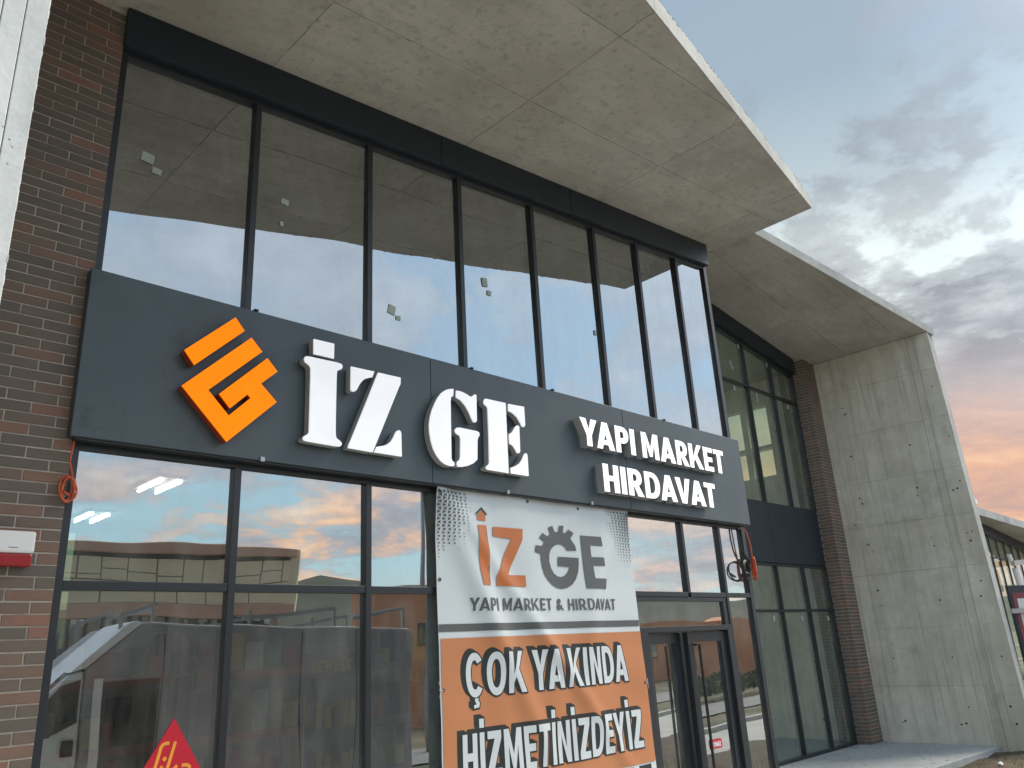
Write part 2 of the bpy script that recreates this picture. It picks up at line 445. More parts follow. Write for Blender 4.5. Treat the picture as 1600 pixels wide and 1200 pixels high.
def pxz(pts, Y, ox=0, oy=0, sc=1.0):
    out = []
    for a, b in pts:
        p = px(ox + a * sc, oy + b * sc, Y); out.append((p.x, p.z))
    return out


def clip(poly, f):
    """keep the part of a polygon where f(point) >= 0 (f linear)"""
    out = []
    for i, a in enumerate(poly):
        b = poly[(i + 1) % len(poly)]; fa, fb = f(a), f(b)
        if fa >= 0: out.append(a)
        if (fa > 0 > fb) or (fa < 0 < fb):
            t = fa / (fa - fb); out.append((a[0] + (b[0] - a[0]) * t, a[1] + (b[1] - a[1]) * t))
    return out


def round_poly(poly, it=2, keep=()):
    for _ in range(it):
        out = []
        for i, p in enumerate(poly):
            q = poly[(i + 1) % len(poly)]
            out += [(p[0] * .75 + q[0] * .25, p[1] * .75 + q[1] * .25), (p[0] * .25 + q[0] * .75, p[1] * .25 + q[1] * .75)]
        poly = out
    return poly


def keyhole(outer, hole):
    """one outline with the hole bridged in, for letters with a counter"""
    i, j = min(((i, j) for i in range(len(outer)) for j in range(len(hole))), key=lambda q_: (outer[q_[0]][0] - hole[q_[1]][0]) ** 2 + (outer[q_[0]][1] - hole[q_[1]][1]) ** 2)
    h = [hole[(j - k) % len(hole)] for k in range(len(hole))]
    area = lambda P: sum(P[k][0] * P[(k + 1) % len(P)][1] - P[(k + 1) % len(P)][0] * P[k][1] for k in range(len(P)))
    if area(h) * area(outer) > 0: h = [hole[(j + k) % len(hole)] for k in range(len(hole))]
    return outer[:i + 1] + h + [h[0]] + outer[i:]


def arc(cx_, cy_, rx, ry, a0, a1, n_=12, p=2.0):
    out = []
    for k in range(n_ + 1):
        a_ = rad(a0 + (a1 - a0) * k / n_); c_, s_ = math.cos(a_), math.sin(a_)
        out.append((cx_ + rx * math.copysign(abs(c_) ** (2 / p), c_), cy_ + ry * math.copysign(abs(s_) ** (2 / p), s_)))
    return out


def glyph(ch, t):
    """bold upright capital of cap height 1 with stem t: (list of outlines, width)"""
    h = t * .86
    if ch in 'Iİ':
        P = [[(0, 0), (t, 0), (t, 1), (0, 1)]]
        if ch == 'İ': P.append([(0, 1.10), (t, 1.10), (t, 1.10 + t), (0, 1.10 + t)])
        return P, t
    if ch == 'H':
        W_ = .34 + 1.4 * t; a_, b_ = .5 - h / 2, .5 + h / 2
        return [[(0, 0), (t, 0), (t, a_), (W_ - t, a_), (W_ - t, 0), (W_, 0), (W_, 1), (W_ - t, 1), (W_ - t, b_), (t, b_), (t, 1), (0, 1)]], W_
    if ch == 'T':
        W_ = .34 + 1.2 * t; a_, b_ = W_ / 2 - t / 2, W_ / 2 + t / 2
        return [[(a_, 0), (b_, 0), (b_, 1 - h), (W_, 1 - h), (W_, 1), (0, 1), (0, 1 - h), (a_, 1 - h)]], W_
    if ch == 'E':
        W_ = .32 + t; a_, b_ = .5 - h / 2, .5 + h / 2
        return [[(0, 0), (W_, 0), (W_, h), (t, h), (t, a_), (W_ - .04, a_), (W_ - .04, b_), (t, b_), (t, 1 - h), (W_, 1 - h), (W_, 1), (0, 1)]], W_
    if ch == 'Z':
        W_ = .38 + t; k = 1.35 * t
        return [[(0, 0), (W_, 0), (W_, h), (k, h), (W_, 1 - h * .98), (W_, 1), (.02, 1), (.02, 1 - h), (W_ - k, 1 - h), (0, h * .98)]], W_
    if ch == 'N':
        W_ = .34 + 1.5 * t; k = 1.75 * t
        return [[(0, 0), (t, 0), (t, 1 - k), (W_ - t, 0), (W_, 0), (W_, 1), (W_ - t, 1), (W_ - t, k), (t, 1), (0, 1)]], W_
    if ch == 'M':
        W_ = .46 + 1.7 * t; u = t * .95
        return [[(0, 0), (u, 0), (u, .62), (W_ / 2 - .30 * t, .08), (W_ / 2 + .30 * t, .08), (W_ - u, .62), (W_ - u, 0), (W_, 0), (W_, 1), (W_ - 1.1 * t, 1), (W_ / 2, .42), (1.1 * t, 1), (0, 1)]], W_
    if ch == 'K':
        W_ = .50 + 1.25 * t
        return [[(0, 0), (t, 0), (t, .24), (t + .10, .385), (W_ - 1.15 * t, 0), (W_, 0), (t + .10 + .66 * t, .575), (W_ - .03, 1), (W_ - .03 - 1.12 * t, 1), (t, .45), (t, 1), (0, 1)]], W_
    if ch == 'Y':
        W_ = .40 + 1.5 * t; m_ = W_ / 2
        return [[(m_ - t / 2, 0), (m_ + t / 2, 0), (m_ + t / 2, .40), (W_, 1), (W_ - 1.16 * t, 1), (m_, .62), (1.16 * t, 1), (0, 1), (m_ - t / 2, .40)]], W_
    if ch == 'V':
        W_ = .42 + 1.5 * t; m_ = W_ / 2
        return [[(m_ - .54 * t, 0), (m_ + .54 * t, 0), (W_, 1), (W_ - 1.1 * t, 1), (m_, .28), (1.1 * t, 1), (0, 1)]], W_
    if ch == 'A':
        W_ = .44 + 1.6 * t; m_ = W_ / 2; s_ = m_ - .54 * t
        xi = lambda y: 1.08 * t + s_ * y * .98
        o_ = [(0, 0), (1.08 * t, 0), (xi(.17), .17), (W_ - xi(.17), .17), (W_ - 1.08 * t, 0), (W_, 0), (m_ + .54 * t, 1), (m_ - .54 * t, 1)]
        y2 = .17 + h * .9; y3 = min(.80, (m_ - 1.08 * t) / (s_ * .98))
        return [keyhole(o_, [(xi(y2), y2), (W_ - xi(y2), y2), (m_, y3)])], W_
    if ch in 'DO':
        if ch == 'D':
            W_ = .42 + 1.25 * t
            o_ = [(0, 0)] + arc(W_ * .42, .5, W_ * .58, .5, -90, 90, 16, 2.2) + [(0, 1)]
            i_ = [(t, h)] + arc(W_ * .42, .5, W_ * .58 - t, .5 - h, -90, 90, 14, 2.2) + [(t, 1 - h)]
        else:
            W_ = .50 + 1.35 * t
            o_ = arc(W_ / 2, .5, W_ / 2, .515, 0, 345, 27, 2.15); i_ = arc(W_ / 2, .5, W_ / 2 - t, .515 - h, 0, 345, 23, 2.15)
        return [keyhole(o_, i_)], W_
    if ch in 'CÇ':
        W_ = .48 + 1.25 * t
        P = [arc(W_ / 2, .5, W_ / 2, .515, 38, 322, 24, 2.15) + arc(W_ / 2, .5, W_ / 2 - t, .515 - h, 312, 48, 22, 2.15)]
        if ch == 'Ç': P.append([(W_ / 2 - .03, -.035), (W_ / 2 + .11, -.035), (W_ / 2 + .11, -.09), (W_ / 2 + .17, -.15), (W_ / 2 + .13, -.25), (W_ / 2 - .08, -.26), (W_ / 2 - .08, -.19), (W_ / 2 + .03, -.17), (W_ / 2 - .03, -.10)])
        return P, W_
    if ch in 'PR':
        W_ = .36 + 1.15 * t; yb = .36; yc = (1 + yb) / 2; ry = (1 - yb) / 2
        bowl = arc(W_ * .5, yc, W_ * .5, ry, -90, 90, 12, 2.2)
        if ch == 'P': o_ = [(0, 0), (t, 0), (t, yb)] + bowl + [(0, 1)]
        else: o_ = [(0, 0), (t, 0), (t, yb), (W_ * .40, yb), (W_ - .95 * t, 0), (W_ + .06, 0), (W_ * .74, yb + .035)] + [p_ for p_ in bowl if p_[1] > yb + .05] + [(0, 1)]
        i_ = [(t, yb + h)] + arc(W_ * .5, yc, W_ * .5 - t, max(.05, ry - h), -90, 90, 10, 2.2) + [(t, 1 - h)]
        return [keyhole(o_, i_)], W_ + (.05 if ch == 'R' else 0)
    if ch == 'L': return [[(0, 0), (.32 + t, 0), (.32 + t, h), (t, h), (t, 1), (0, 1)]], .32 + t
    if ch == 'W':
        W_ = .70 + 1.8 * t; m_ = W_ / 2
        return [[(.24 + .1 * t, 0), (.24 + 1.0 * t, 0), (m_, .62), (W_ - .24 - 1.0 * t, 0), (W_ - .24 - .1 * t, 0), (W_, 1), (W_ - t, 1), (W_ - .24 - .55 * t, .38), (m_ + .35 * t, 1), (m_ - .35 * t, 1), (.24 + .55 * t, .38), (t, 1), (0, 1)]], W_
    if ch == '&':
        P, W_ = glyph('E', t); W_ = .62
        o_ = [(.62, 0), (.46, .16), (.34, .02), (.18, 0), (.05, .08), (0, .24), (.04, .40), (.16, .52), (.08, .66), (.07, .80), (.14, .94), (.26, 1.0), (.40, .96), (.48, .82), (.45, .66), (.32, .54), (.45, .38), (.50, .50), (.60, .48), (.55, .30), (.68, .14), (.74, 0)]
        return [o_], .72
    raise KeyError(ch)


KERN = {'AK': .10, 'YA': -.13, 'AP': -.01, 'AV': -.11, 'VA': -.11, 'AT': -.10, 'DA': -.06, 'KI': -.01, 'TA': -.1, 'EY': -.05, 'RK': -.02}


def text_line(txt, t, gap, space):
    """outlines of a line laid out from x = 0 with cap height 1: [(char, [outline, ...])], width"""
    out = []; x = 0
    for i, ch in enumerate(txt):
        if ch == ' ': x += space; continue
        if i: x += KERN.get(txt[i - 1:i + 1], 0)
        P, w_ = glyph(ch, t)
        out.append((ch, [[(a_ + x, b_) for a_, b_ in p] for p in P]))
        x += w_ + gap
    return out, x - gap


def grow(poly, d):
    """outline pushed outwards by d"""
    n_ = len(poly)
    ar = sum(poly[k][0] * poly[(k + 1) % n_][1] - poly[(k + 1) % n_][0] * poly[k][1] for k in range(n_))
    sg = 1 if ar > 0 else -1; out = []
    for k in range(n_):
        a_, b_, c_ = Vector(poly[k - 1]), Vector(poly[k]), Vector(poly[(k + 1) % n_])
        d1, d2 = (b_ - a_), (c_ - b_)
        if d1.length < 1e-9 or d2.length < 1e-9: out.append(tuple(b_)); continue
        d1.normalize(); d2.normalize()
        n1 = Vector((d1.y, -d1.x)) * sg; n2 = Vector((d2.y, -d2.x)) * sg; m_ = n1 + n2
        if m_.length < .35: m_ = n1
        else: m_ = m_ / max(.45, m_.length_squared / 2)
        out.append(tuple(b_ + m_ * d))
    return out


# ================================================================== THE SETTING
def sheet(name, x0, x1, y0, y1, z, mat, label=None):
    o = MB().add([(x0, y0, z), (x1, y0, z), (x1, y1, z), (x0, y1, z)], [(0, 1, 2, 3)]).build(name, mat)
    return tag(o, kind='structure')


sheet('ground', -900, 900, -900, 900, -.20, K['verge'])
sheet('forecourt', -30, 60, -1.5, 5.02, -.14, K['asphalt'])
sheet('road', -200, 200, -6.4, -4.1, -.16, K['road'])
apron = MB()
apron.prism([(-6, 5.02), (13.2, 5.02), (17.0, 4.80), (17.0, 7.2), (-6, 7.2)], lambda u, v, d: (u, v, d), -.3, -.004)
tag(apron.build('pavement', K['paving'], bevel=.012), kind='structure')
soil = MB(); n = 40; vs = []; fs = []
for i in range(n + 1):
    for j in range(n + 1):
        u, v = i / n, j / n
        X = 11.6 + u * 16; Y = 0.6 + v * 4.75
        edge = min(u, 1 - u, v * 1.2) * 6
        Z = -.145 + min(1, edge) * (.055 + .07 * noise.noise(Vector((X * 1.7, Y * 1.7, 0)))) + .02 * noise.noise(Vector((X * 7, Y * 7, 3)))
        if Y > 4.75 - .05 * max(0, X - 13) and X < 17: Z = min(Z, -.06)
        vs.append((X, Y, Z))
for i in range(n):
    for j in range(n):
        a = i * (n + 1) + j; fs.append((a, a + n + 1, a + n + 2, a + 1))
o = soil.add(vs, fs).build('soil_patch', K['soil'], smooth=True); tag(o, kind='structure')
gr = MB()
for i in range(1500):
    X = R.uniform(12, 20); Y = R.uniform(2.2, 4.75); h = R.uniform(.015, .06); a = R.uniform(0, 6.28); w = .006
    z0 = -.09
    gr.add([(X - w * math.cos(a), Y - w * math.sin(a), z0), (X + w * math.cos(a), Y + w * math.sin(a), z0), (X + R.uniform(-.03, .03), Y + R.uniform(-.03, .03), z0 + h)], [(0, 1, 2)])
o = gr.build('dry_grass', K['leaf']); tag(o, 'short dry weeds scattered over the brown soil patch', 'grass', kind='stuff')
kb = MB()
for i in range(60): kb.box(-30 + i * 1.5 + .004, -28.5 + i * 1.5 - .004, -1.66, -1.5, -.2, -.03)
o = kb.build('kerb', K['kerb'], bevel=.01); tag(o, kind='structure')
gt = MB()
for i in range(260):
    X = R.uniform(12.9, 16.2); Y = R.choice((R.uniform(6.8, 7.08), R.uniform(5.0, 7.0))); a = R.uniform(.004, .014)
    if Y > 6.8 and X > 15.7: Y = R.uniform(6.6, 6.8)
    gt.obox((X, Y, a * .4 - .004), (a, R.uniform(-a, a) * .5, 0), (0, a * .7, 0), (0, 0, a * .5))
tag(gt.build('grit', K['paving'], None), 'mortar crumbs and grit strewn along the foot of the glass', 'debris', kind='stuff')
for (x, y, lb) in ((14.55, 4.35, 'white scrap of litter on the soil, nearer the fin wall'), (12.9, 4.05, 'white scrap of litter on the soil, farther from the fin wall')):
    l_ = MB().add([(x, y, -.06), (x + .09, y + .02, -.045), (x + .10, y + .08, -.06), (x + .01, y + .07, -.035), (x + .05, y + .04, -.01)], [(0, 1, 4), (1, 2, 4), (2, 3, 4), (3, 0, 4)])
    tag(l_.build('paper_scrap', K['white']), lb, 'litter', 'litter on the soil')
# hills all round the horizon
hv = []; hf = []; NA, NR = 180, 7
for i in range(NA):
    a = 2 * math.pi * i / NA
    hh = 34 + 13 * noise.noise(Vector((math.cos(a) * 2.2, math.sin(a) * 2.2, 1.7))) + 9 * noise.noise(Vector((math.cos(a) * 6, math.sin(a) * 6, 4.1)))
    hh += 26 * max(0, -math.sin(a) * 1.3 - .3)
    if math.cos(a) > .8: hh *= .62
    for j in range(NR):
        t = j / (NR - 1); r = 260 + 300 * t
        z = hh * math.sin(t * math.pi * .62) ** 1.3 * (1 + .10 * noise.noise(Vector((math.cos(a) * 14, math.sin(a) * 14, t * 5)))) - 2
        hv.append((math.cos(a) * r, math.sin(a) * r, z))
for i in range(NA):
    for j in range(NR - 1):
        a = i * NR + j; b = ((i + 1) % NA) * NR + j; hf.append((a, b, b + 1, a + 1))
o = MB().add(hv, hf).build('hills', K['hill'], smooth=True); tag(o, kind='structure')

# ================================================================== THE SHOP BUILDING
D = 5.10                                       # plane of the glass
Z_A, Z_B = 6.384, 0.0955                        # soffit height = Z_A + Z_B * x
sof = lambda x: Z_A + Z_B * x
FRONT = lambda x: 1.81 + .188 * x               # front edge of the roof in plan
XL, XR = 1.366, 9.11                            # ends of the glazed front
shop = thing('shop_building', 'shop building with brick pier, tall dark framed glass front and big sloping concrete roof', 'building')

# --- brick pier
COURSE = .0659; JT = .0085
brick_cache = {}


def brick_obj(parent, x0, x1, y0, y1, z0, z1, front='y'):
    """a brick with slightly broken front edges; meshes are shared between bricks of one size"""
    key = (round(x1 - x0, 3), round(y1 - y0, 3), round(z1 - z0, 3))
    if key not in brick_cache:
        a, b, c = [k / 2 for k in key]; e = .0022
        vs = [(-a, b, -c), (a, b, -c), (a, b, c), (-a, b, c), (-a, -b + e, -c), (a, -b + e, -c), (a, -b + e, c), (-a, -b + e, c),
              (-a + e, -b, -c + e), (a - e, -b, -c + e), (a - e, -b, c - e), (-a + e, -b, c - e)]
        fs = [(0, 1, 2, 3), (0, 4, 5, 1), (1, 5, 6, 2), (2, 6, 7, 3), (3, 7, 4, 0), (4, 8, 9, 5), (5, 9, 10, 6), (6, 10, 11, 7), (7, 11, 8, 4), (8, 11, 10, 9)]
        me = mesh_of('brick', vs, fs); me.materials.append(K['brick']); brick_cache[key] = me
    j = lambda: R.uniform(-.0012, .0012)
    return link('brick', brick_cache[key], None, parent, ((x0 + x1) / 2, (y0 + y1) / 2 + j(), (z0 + z1) / 2 + j() * .6))


PF = 5.035                                     # brick face
PL = .60                                       # the pier runs on behind the fin
pier = MB()
pier.prism([(PL, -.3), (XL, -.3), (XL, sof(XL) - .001), (PL, sof(PL) - .001)], XZ, PF + .006, 5.4)
pier = pier.build('brick_pier', K['mortar'], shop)
rows = int(6.47 / COURSE); low_rows = MB()
for k in range(rows):
    z0 = k * COURSE + JT / 2; z1 = (k + 1) * COURSE - JT / 2
    cuts = [PL, .728, .9965, 1.2625, XL] if k % 2 else [PL, .8625, 1.1295, XL]
    sh = R.uniform(-.004, .004)
    for i in range(len(cuts) - 1):
        a = cuts[i] + (JT / 2 + sh if i else 0); b = cuts[i + 1] - (JT / 2 - sh if i < len(cuts) - 2 else 0)
        if k < 14: low_rows.box(a, b, PF, PF + .06, z0, z1)
        else: brick_obj(pier, a, b, PF, PF + .06, z0, min(z1, sof(a) - .003))
tag(low_rows.build('brick', K['brick'], pier), kind='stuff')
# --- left fin wall: its pale front edge stands out to the edge of the roof
LFX, LFY = .340, 1.925
lfin = MB().box(LFX - .25, LFX, LFY + .012, 11.2, -.3, sof(LFX - .25) - .004).build('fin_wall', K['fin'], shop)
for a, b in ((LFX - .25, LFX - .0985), (LFX - .0965, LFX - .0505), (LFX - .0485, LFX + .0005)):
    for z0, z1 in ((-.3, 2.1), (2.102, 4.6), (4.602, 6.3)):
        MB().box(a, b, LFY, LFY + .0119, z0, z1).build('panel', K['pale'], lfin, bevel=.002)
sq = MB()
for i in range(60):
    z = R.uniform(1.2, 4.6); sq.obox((LFX + .0005, LFY + .006 + R.uniform(-.004, .004), z), (R.uniform(.0008, .0022), 0, 0), (0, .003, 0), (0, 0, R.uniform(.003, .014)))
tag(sq.build('mortar_smear', K['pale'], lfin), kind='stuff')

# --- roof: slab, soffit panels, edge
roof_poly = [(.088, FRONT(.088)), (9.39, FRONT(9.39)), (9.39, 11.4), (.088, 11.4)]


def slope_slab(poly, zf, t, name, mat, parent, up=.012):
    return MB().prism(poly, lambda u, v, d: (u, v, zf(u) + up + d), 0, t).build(name, mat, parent)


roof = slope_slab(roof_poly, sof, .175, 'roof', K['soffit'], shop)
# pale front edge, 2 mm proud
e0, e1 = (-3, FRONT(-3)), (9.392, FRONT(9.392))
fx = [.088, 2.49, 4.59, 6.69, 8.79, 9.392]
for a, b in zip(fx[:-1], fx[1:]):
    p = []
    for x in (a + .003, b - .003 if b < 9.39 else b):
        p.append((x, FRONT(x)))
    nrm = Vector((.188, -1)).normalized() * .006
    mb = MB(); vs = []
    for (x, y) in p:
        for dn in (0, 1):
            for dz in (-.012, .188): vs.append((x + nrm.x * dn, y + nrm.y * dn, sof(x) + .012 + dz))
    mb.add(vs, [(0, 1, 3, 2), (4, 6, 7, 5), (2, 3, 7, 6), (0, 4, 5, 1), (0, 2, 6, 4), (1, 5, 7, 3)])
    mb.build('edge_panel', K['fascia'], roof)
MB().box(9.392, 9.398, FRONT(9.39) + .002, 11.4, sof(9.39), sof(9.39) + .18).build('edge_panel', K['fascia'], roof)
ch = MB()
for i in range(150):
    x = R.uniform(4.0, 9.36); y = FRONT(x); a = R.uniform(.004, .016)
    zz = sof(x) + (R.uniform(-.004, .004) if R.random() < .5 else .200 + R.uniform(-.006, .004))
    ch.obox((x, y - .002, zz), (a * R.uniform(.6, 1.6), a * .2, 0), (0, .006, 0), (0, a * .1, a * .28))
tag(ch.build('concrete_burr', K['fascia'], roof), kind='stuff')
xs = [.345, 2.49, 4.59, 6.69, 8.79, 9.388]; ys = [1.0, 1.96, 3.03, 4.10, 5.06]
G = .0028
for a, b in zip(xs[:-1], xs[1:]):
    for c, d in zip(ys[:-1], ys[1:]):
        poly = [(a + G, c + G), (b - G if b < 9.38 else b, c + G), (b - G if b < 9.38 else b, d - G), (a + G, d - G)]
        poly = clip(poly, lambda p: p[1] - FRONT(p[0]) - .002)
        if len(poly) < 3: continue
        dz = R.uniform(-.0012, .0012)
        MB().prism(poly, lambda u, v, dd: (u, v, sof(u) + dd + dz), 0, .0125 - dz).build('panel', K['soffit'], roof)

bj = MB()
for i in range(420):
    if R.random() < .55: x = R.choice((2.49, 4.59, 6.69, 8.79)); y = R.uniform(FRONT(x) + .05, 5.0); ex, ey = R.uniform(.002, .006), R.uniform(.008, .05)
    else: y = R.choice((3.03, 4.10)); x = R.uniform(.4, 9.3); ex, ey = R.uniform(.008, .05), R.uniform(.002, .006)
    if y < FRONT(x) + .03: continue
    x += R.uniform(-.007, .007) if ex < .007 else 0; y += R.uniform(-.007, .007) if ey < .007 else 0
    bj.obox((x, y, sof(x) - .0005), (ex, 0, ex * Z_B), (0, ey, 0), (0, 0, R.uniform(.002, .005)))
tag(bj.build('concrete_burr', K['soffit'], roof), kind='stuff')
# --- dark header under the soffit, three panels
HF = 5.0
hb = lambda x: sof(x) - .325
for a, b in ((XL - .002, 4.268), (4.274, 6.18), (6.186, XR - .01)):
    poly = [(a, hb(a)), (b, hb(b)), (b, sof(b) - .002), (a, sof(a) - .002)]
    MB().prism(poly, XZ, HF, 5.16).build('header_panel', K['cladding'], shop, bevel=.003)

# --- curtain wall
UM = [XL, 2.395, 3.463, 4.513, 5.554, 6.604, 7.451, 8.328, 9.035]        # mullion left edges, upper
LM = [XL, 2.395, 3.463, 4.513, 5.554, 6.604, 7.70, 8.48, 9.035]          # lower
MW = .05
wallg = link('curtain_wall', None, None, shop)
ztop = lambda x: hb(x) - .045


def frame_bar(poly, d0, d1, name='mullion', mat='frame', parent=wallg):
    return MB().prism(poly, XZ, d0, d1).build(name, K[mat], parent, bevel=.003)


FY0, FY1 = 5.062, 5.20
for i, x in enumerate(UM):
    w = .075 if i == 8 else MW
    frame_bar([(x, 3.30), (x + w, 3.30), (x + w, hb(x + w) - .001), (x, hb(x) - .001)], FY0, FY1)
frame_bar([(XL + .001, ztop(XL)), (9.034, ztop(9.034)), (9.034, hb(9.034) - .002), (XL + .001, hb(XL) - .002)], FY0 + .006, FY1 - .01, 'transom')
for i in range(8):
    a, b = UM[i] + MW - .004, UM[i + 1] + .004
    cx_, tilt = (a + b) / 2, R.uniform(-.004, .004)
    me = MB(); tz = R.uniform(-.0035, .0035)
    f = lambda u, v, d: (u, D + d + (u - cx_) * tilt + (v - 5) * tz, v)
    me.prism([(a, 3.3), (b, 3.3), (b, ztop(b) + .004), (a, ztop(a) + .004)], f, 0, .0)
    n_ = len(me.v) // 2; me.v = me.v[:n_]; me.f = [tuple(range(n_))]
    me.build('pane', K['glass_up'], wallg)


def flat_pane(x0, x1, z0, z1, mat, parent, y=D, tilt=.0025, name='pane'):
    cx_, cz_ = (x0 + x1) / 2, (z0 + z1) / 2; a, b = R.uniform(-tilt, tilt), R.uniform(-tilt, tilt)
    vs = [(u, y + (u - cx_) * a + (v - cz_) * b, v) for u, v in ((x0, z0), (x1, z0), (x1, z1), (x0, z1))]
    me = mesh_of('pane', vs, [(0, 1, 2, 3)], False)
    return link(name, me, K[mat], parent)


# lower storey: head, transom, mullions
frame_bar([(XL, 3.262), (XR - .001, 3.262), (XR - .001, 3.345), (XL, 3.345)], FY0 + .004, FY1, 'transom')
T0, T1 = 2.440, 2.492
for i, x in enumerate(LM):
    z0 = 0.0
    if i in (6,): z0 = T1
    w = .075 if i == 8 else MW
    frame_bar([(x, z0), (x + w, z0), (x + w, 3.262), (x, 3.262)], FY0, FY1)
for i in range(8):
    a, b = LM[i] + MW + .001, LM[i + 1] - .001
    frame_bar([(a, T0), (b, T0), (b, T1), (a, T1)], FY0 + .004, FY1 - .01, 'transom')
    flat_pane(LM[i] + MW - .004, LM[i + 1] + .004, T1 - .004, 3.266, 'glass_low', wallg)
    if i < 5 or i == 7:
        flat_pane(LM[i] + MW - .004, LM[i + 1] + .004, .03, T0 + .004, 'glass_low', wallg)
        frame_bar([(a, 0.0), (b, 0.0), (b, .06), (a, .06)], FY0 + .004, FY1 - .01, 'transom')
# rubber gaskets are read as thin black lines round the panes: part of the frames

# --- door set between x = 6.60 and 8.48
door = link('door', None, None, shop)
dz0, dz1 = 2.075, 2.11
frame_bar([(6.655, 2.08), (8.478, 2.08), (8.478, 2.135), (6.655, 2.135)], FY0 - .004, FY1 - .012, 'door_head', 'frame', door)
frame_bar([(8.40, .0), (8.478, .0), (8.478, 2.079), (8.40, 2.079)], FY0 - .004, FY1 - .012, 'door_post', 'frame', door)
frame_bar([(6.655, .0), (6.87, .0), (6.87, 2.079), (6.655, 2.079)], FY0 - .004, FY1 - .012, 'door_post', 'frame', door)
# fanlight
frame_bar([(6.656, 2.392), (8.477, 2.392), (8.477, 2.438), (6.656, 2.438)], FY0 + .01, FY1 - .02, 'fanlight_rail', 'frame', door)
frame_bar([(8.395, 2.136), (8.474, 2.136), (8.474, 2.391), (8.395, 2.391)], FY0 + .01, FY1 - .02, 'fanlight_rail', 'frame', door)
flat_pane(6.66, 8.40, 2.13, 2.40, 'glass_low', door)


def leaf(x0, x1, pivot, ang, name):
    """a door leaf: four rails and a pane, swung about its hinge"""
    zb, zt, st = .03, 2.07, .105
    m = MB()
    m.box(x0, x0 + st, -.03, .03, zb, zt).box(x1 - st, x1, -.03, .03, zb, zt)
    m.box(x0 + st, x1 - st, -.029, .029, zt - st, zt).box(x0 + st, x1 - st, -.029, .029, zb, zb + st)
    g = MB().add([(x0 + st - .005, 0, zb + st - .005), (x1 - st + .005, 0, zb + st - .005), (x1 - st + .005, 0, zt - st + .005), (x0 + st - .005, 0, zt - st + .005)], [(0, 1, 2, 3)])
    c, s = math.cos(ang), math.sin(ang)
    for q in (m, g):
        q.v = [(pivot + (x - pivot) * c - y * s, 5.13 + (x - pivot) * s + y * c, z) for x, y, z in q.v]
    lf = m.build('door_leaf', K['frame'], door)
    g.build('pane', K['glass_low'], lf)
    return lf


leaf(6.872, 7.625, 6.872, rad(7), 'door_leaf')
lf = leaf(7.632, 8.398, 8.398, 0, 'door_leaf')
h = MB(); h.tube([(7.735, 5.09, 1.94), (7.735, 5.03, 1.94), (7.735, 5.03, .30), (7.735, 5.09, .30)], .016, 10)
h.build('handle', K['black'], lf, smooth=False)

# --- interior of the shop
inn = link('interior', None, None, shop)
MB().box(.9, 9.1, 5.25, 11, -.02, -.001).build('floor', K['int_floor'], inn)
MB().box(.9, 9.1, 5.30, 11, 3.72, 3.95).build('mezzanine', K['int_wall'], inn)
for a, b in (( .70, .90), (9.12, 9.30)):
    MB().prism([(5.21, -.1), (11.2, -.1), (11.2, sof(a) - .005), (5.21, sof(a) - .005)], YZ, a, b).build('wall', K['int_wall'], inn)
bw = MB()                                       # back wall with two pairs of slot windows
cuts = [.9, 2.905, 3.025, 3.06, 3.18, 9.12]
for i in range(5):
    a, b = cuts[i], cuts[i + 1]
    if i in (1, 3):
        bw.box(a, b, 10.95, 11.1, -.1, 2.2).box(a, b, 10.95, 11.1, 3.70, 6.3)
        flat_pane(a, b, 2.2, 3.7, 'glass_clear', inn, 11.0)
    else: bw.box(a, b, 10.95, 11.1, -.1, 6.3)
bw.build('wall', K['int_wall'], inn)
TL = 'lit twin fluorescent batten on the shop ceiling, %s'
for x, y, w in ((2.91, 7.75, 'nearer of two behind leftmost pane'), (2.94, 9.75, 'farther of two behind leftmost pane'), (5.95, 6.7, 'added unseen behind the banner to light the goods'), (7.0, 6.7, 'added behind the banner right edge to light the goods'), (7.5, 8.2, 'added farthest behind the banner to light the goods')):  # last three battens are added out of view to brighten the shelves
    tl = thing('tube_light', TL % w, 'ceiling light', 'fluorescent battens inside the shop')
    MB().box(x - .13, x + .13, y - .32, y + .32, 3.69, 3.718).build('housing', K['shelf'], tl)
    for dx in (-.085, .085): MB().cyl((x + dx, y - .30, 3.668), (x + dx, y + .30, 3.668), .014, 8).build('tube', K['tube'], tl)
    settle(tl, (x, y, 3.72))


def shelf_rack(x0, x1, y0, y1, levels, label, beam):
    r = thing('shelf_rack', label, 'shelving', None)
    for x in (x0, x1 - .04):
        for y in (y0, y1 - .04): MB().box(x, x + .04, y, y + .04, 0, levels[-1] + .45).build('upright', K['shelf'], r)
    for z in levels:
        MB().box(x0, x1, y0, y1, z, z + .03).build('shelf', K['shelf'], r)
        MB().box(x0 + .04, x1 - .04, y0 - .012, y0 - .001, z - .05, z + .04).build('beam', K[beam], r)
    settle(r, ((x0 + x1) / 2, (y0 + y1) / 2, 0))
    return r


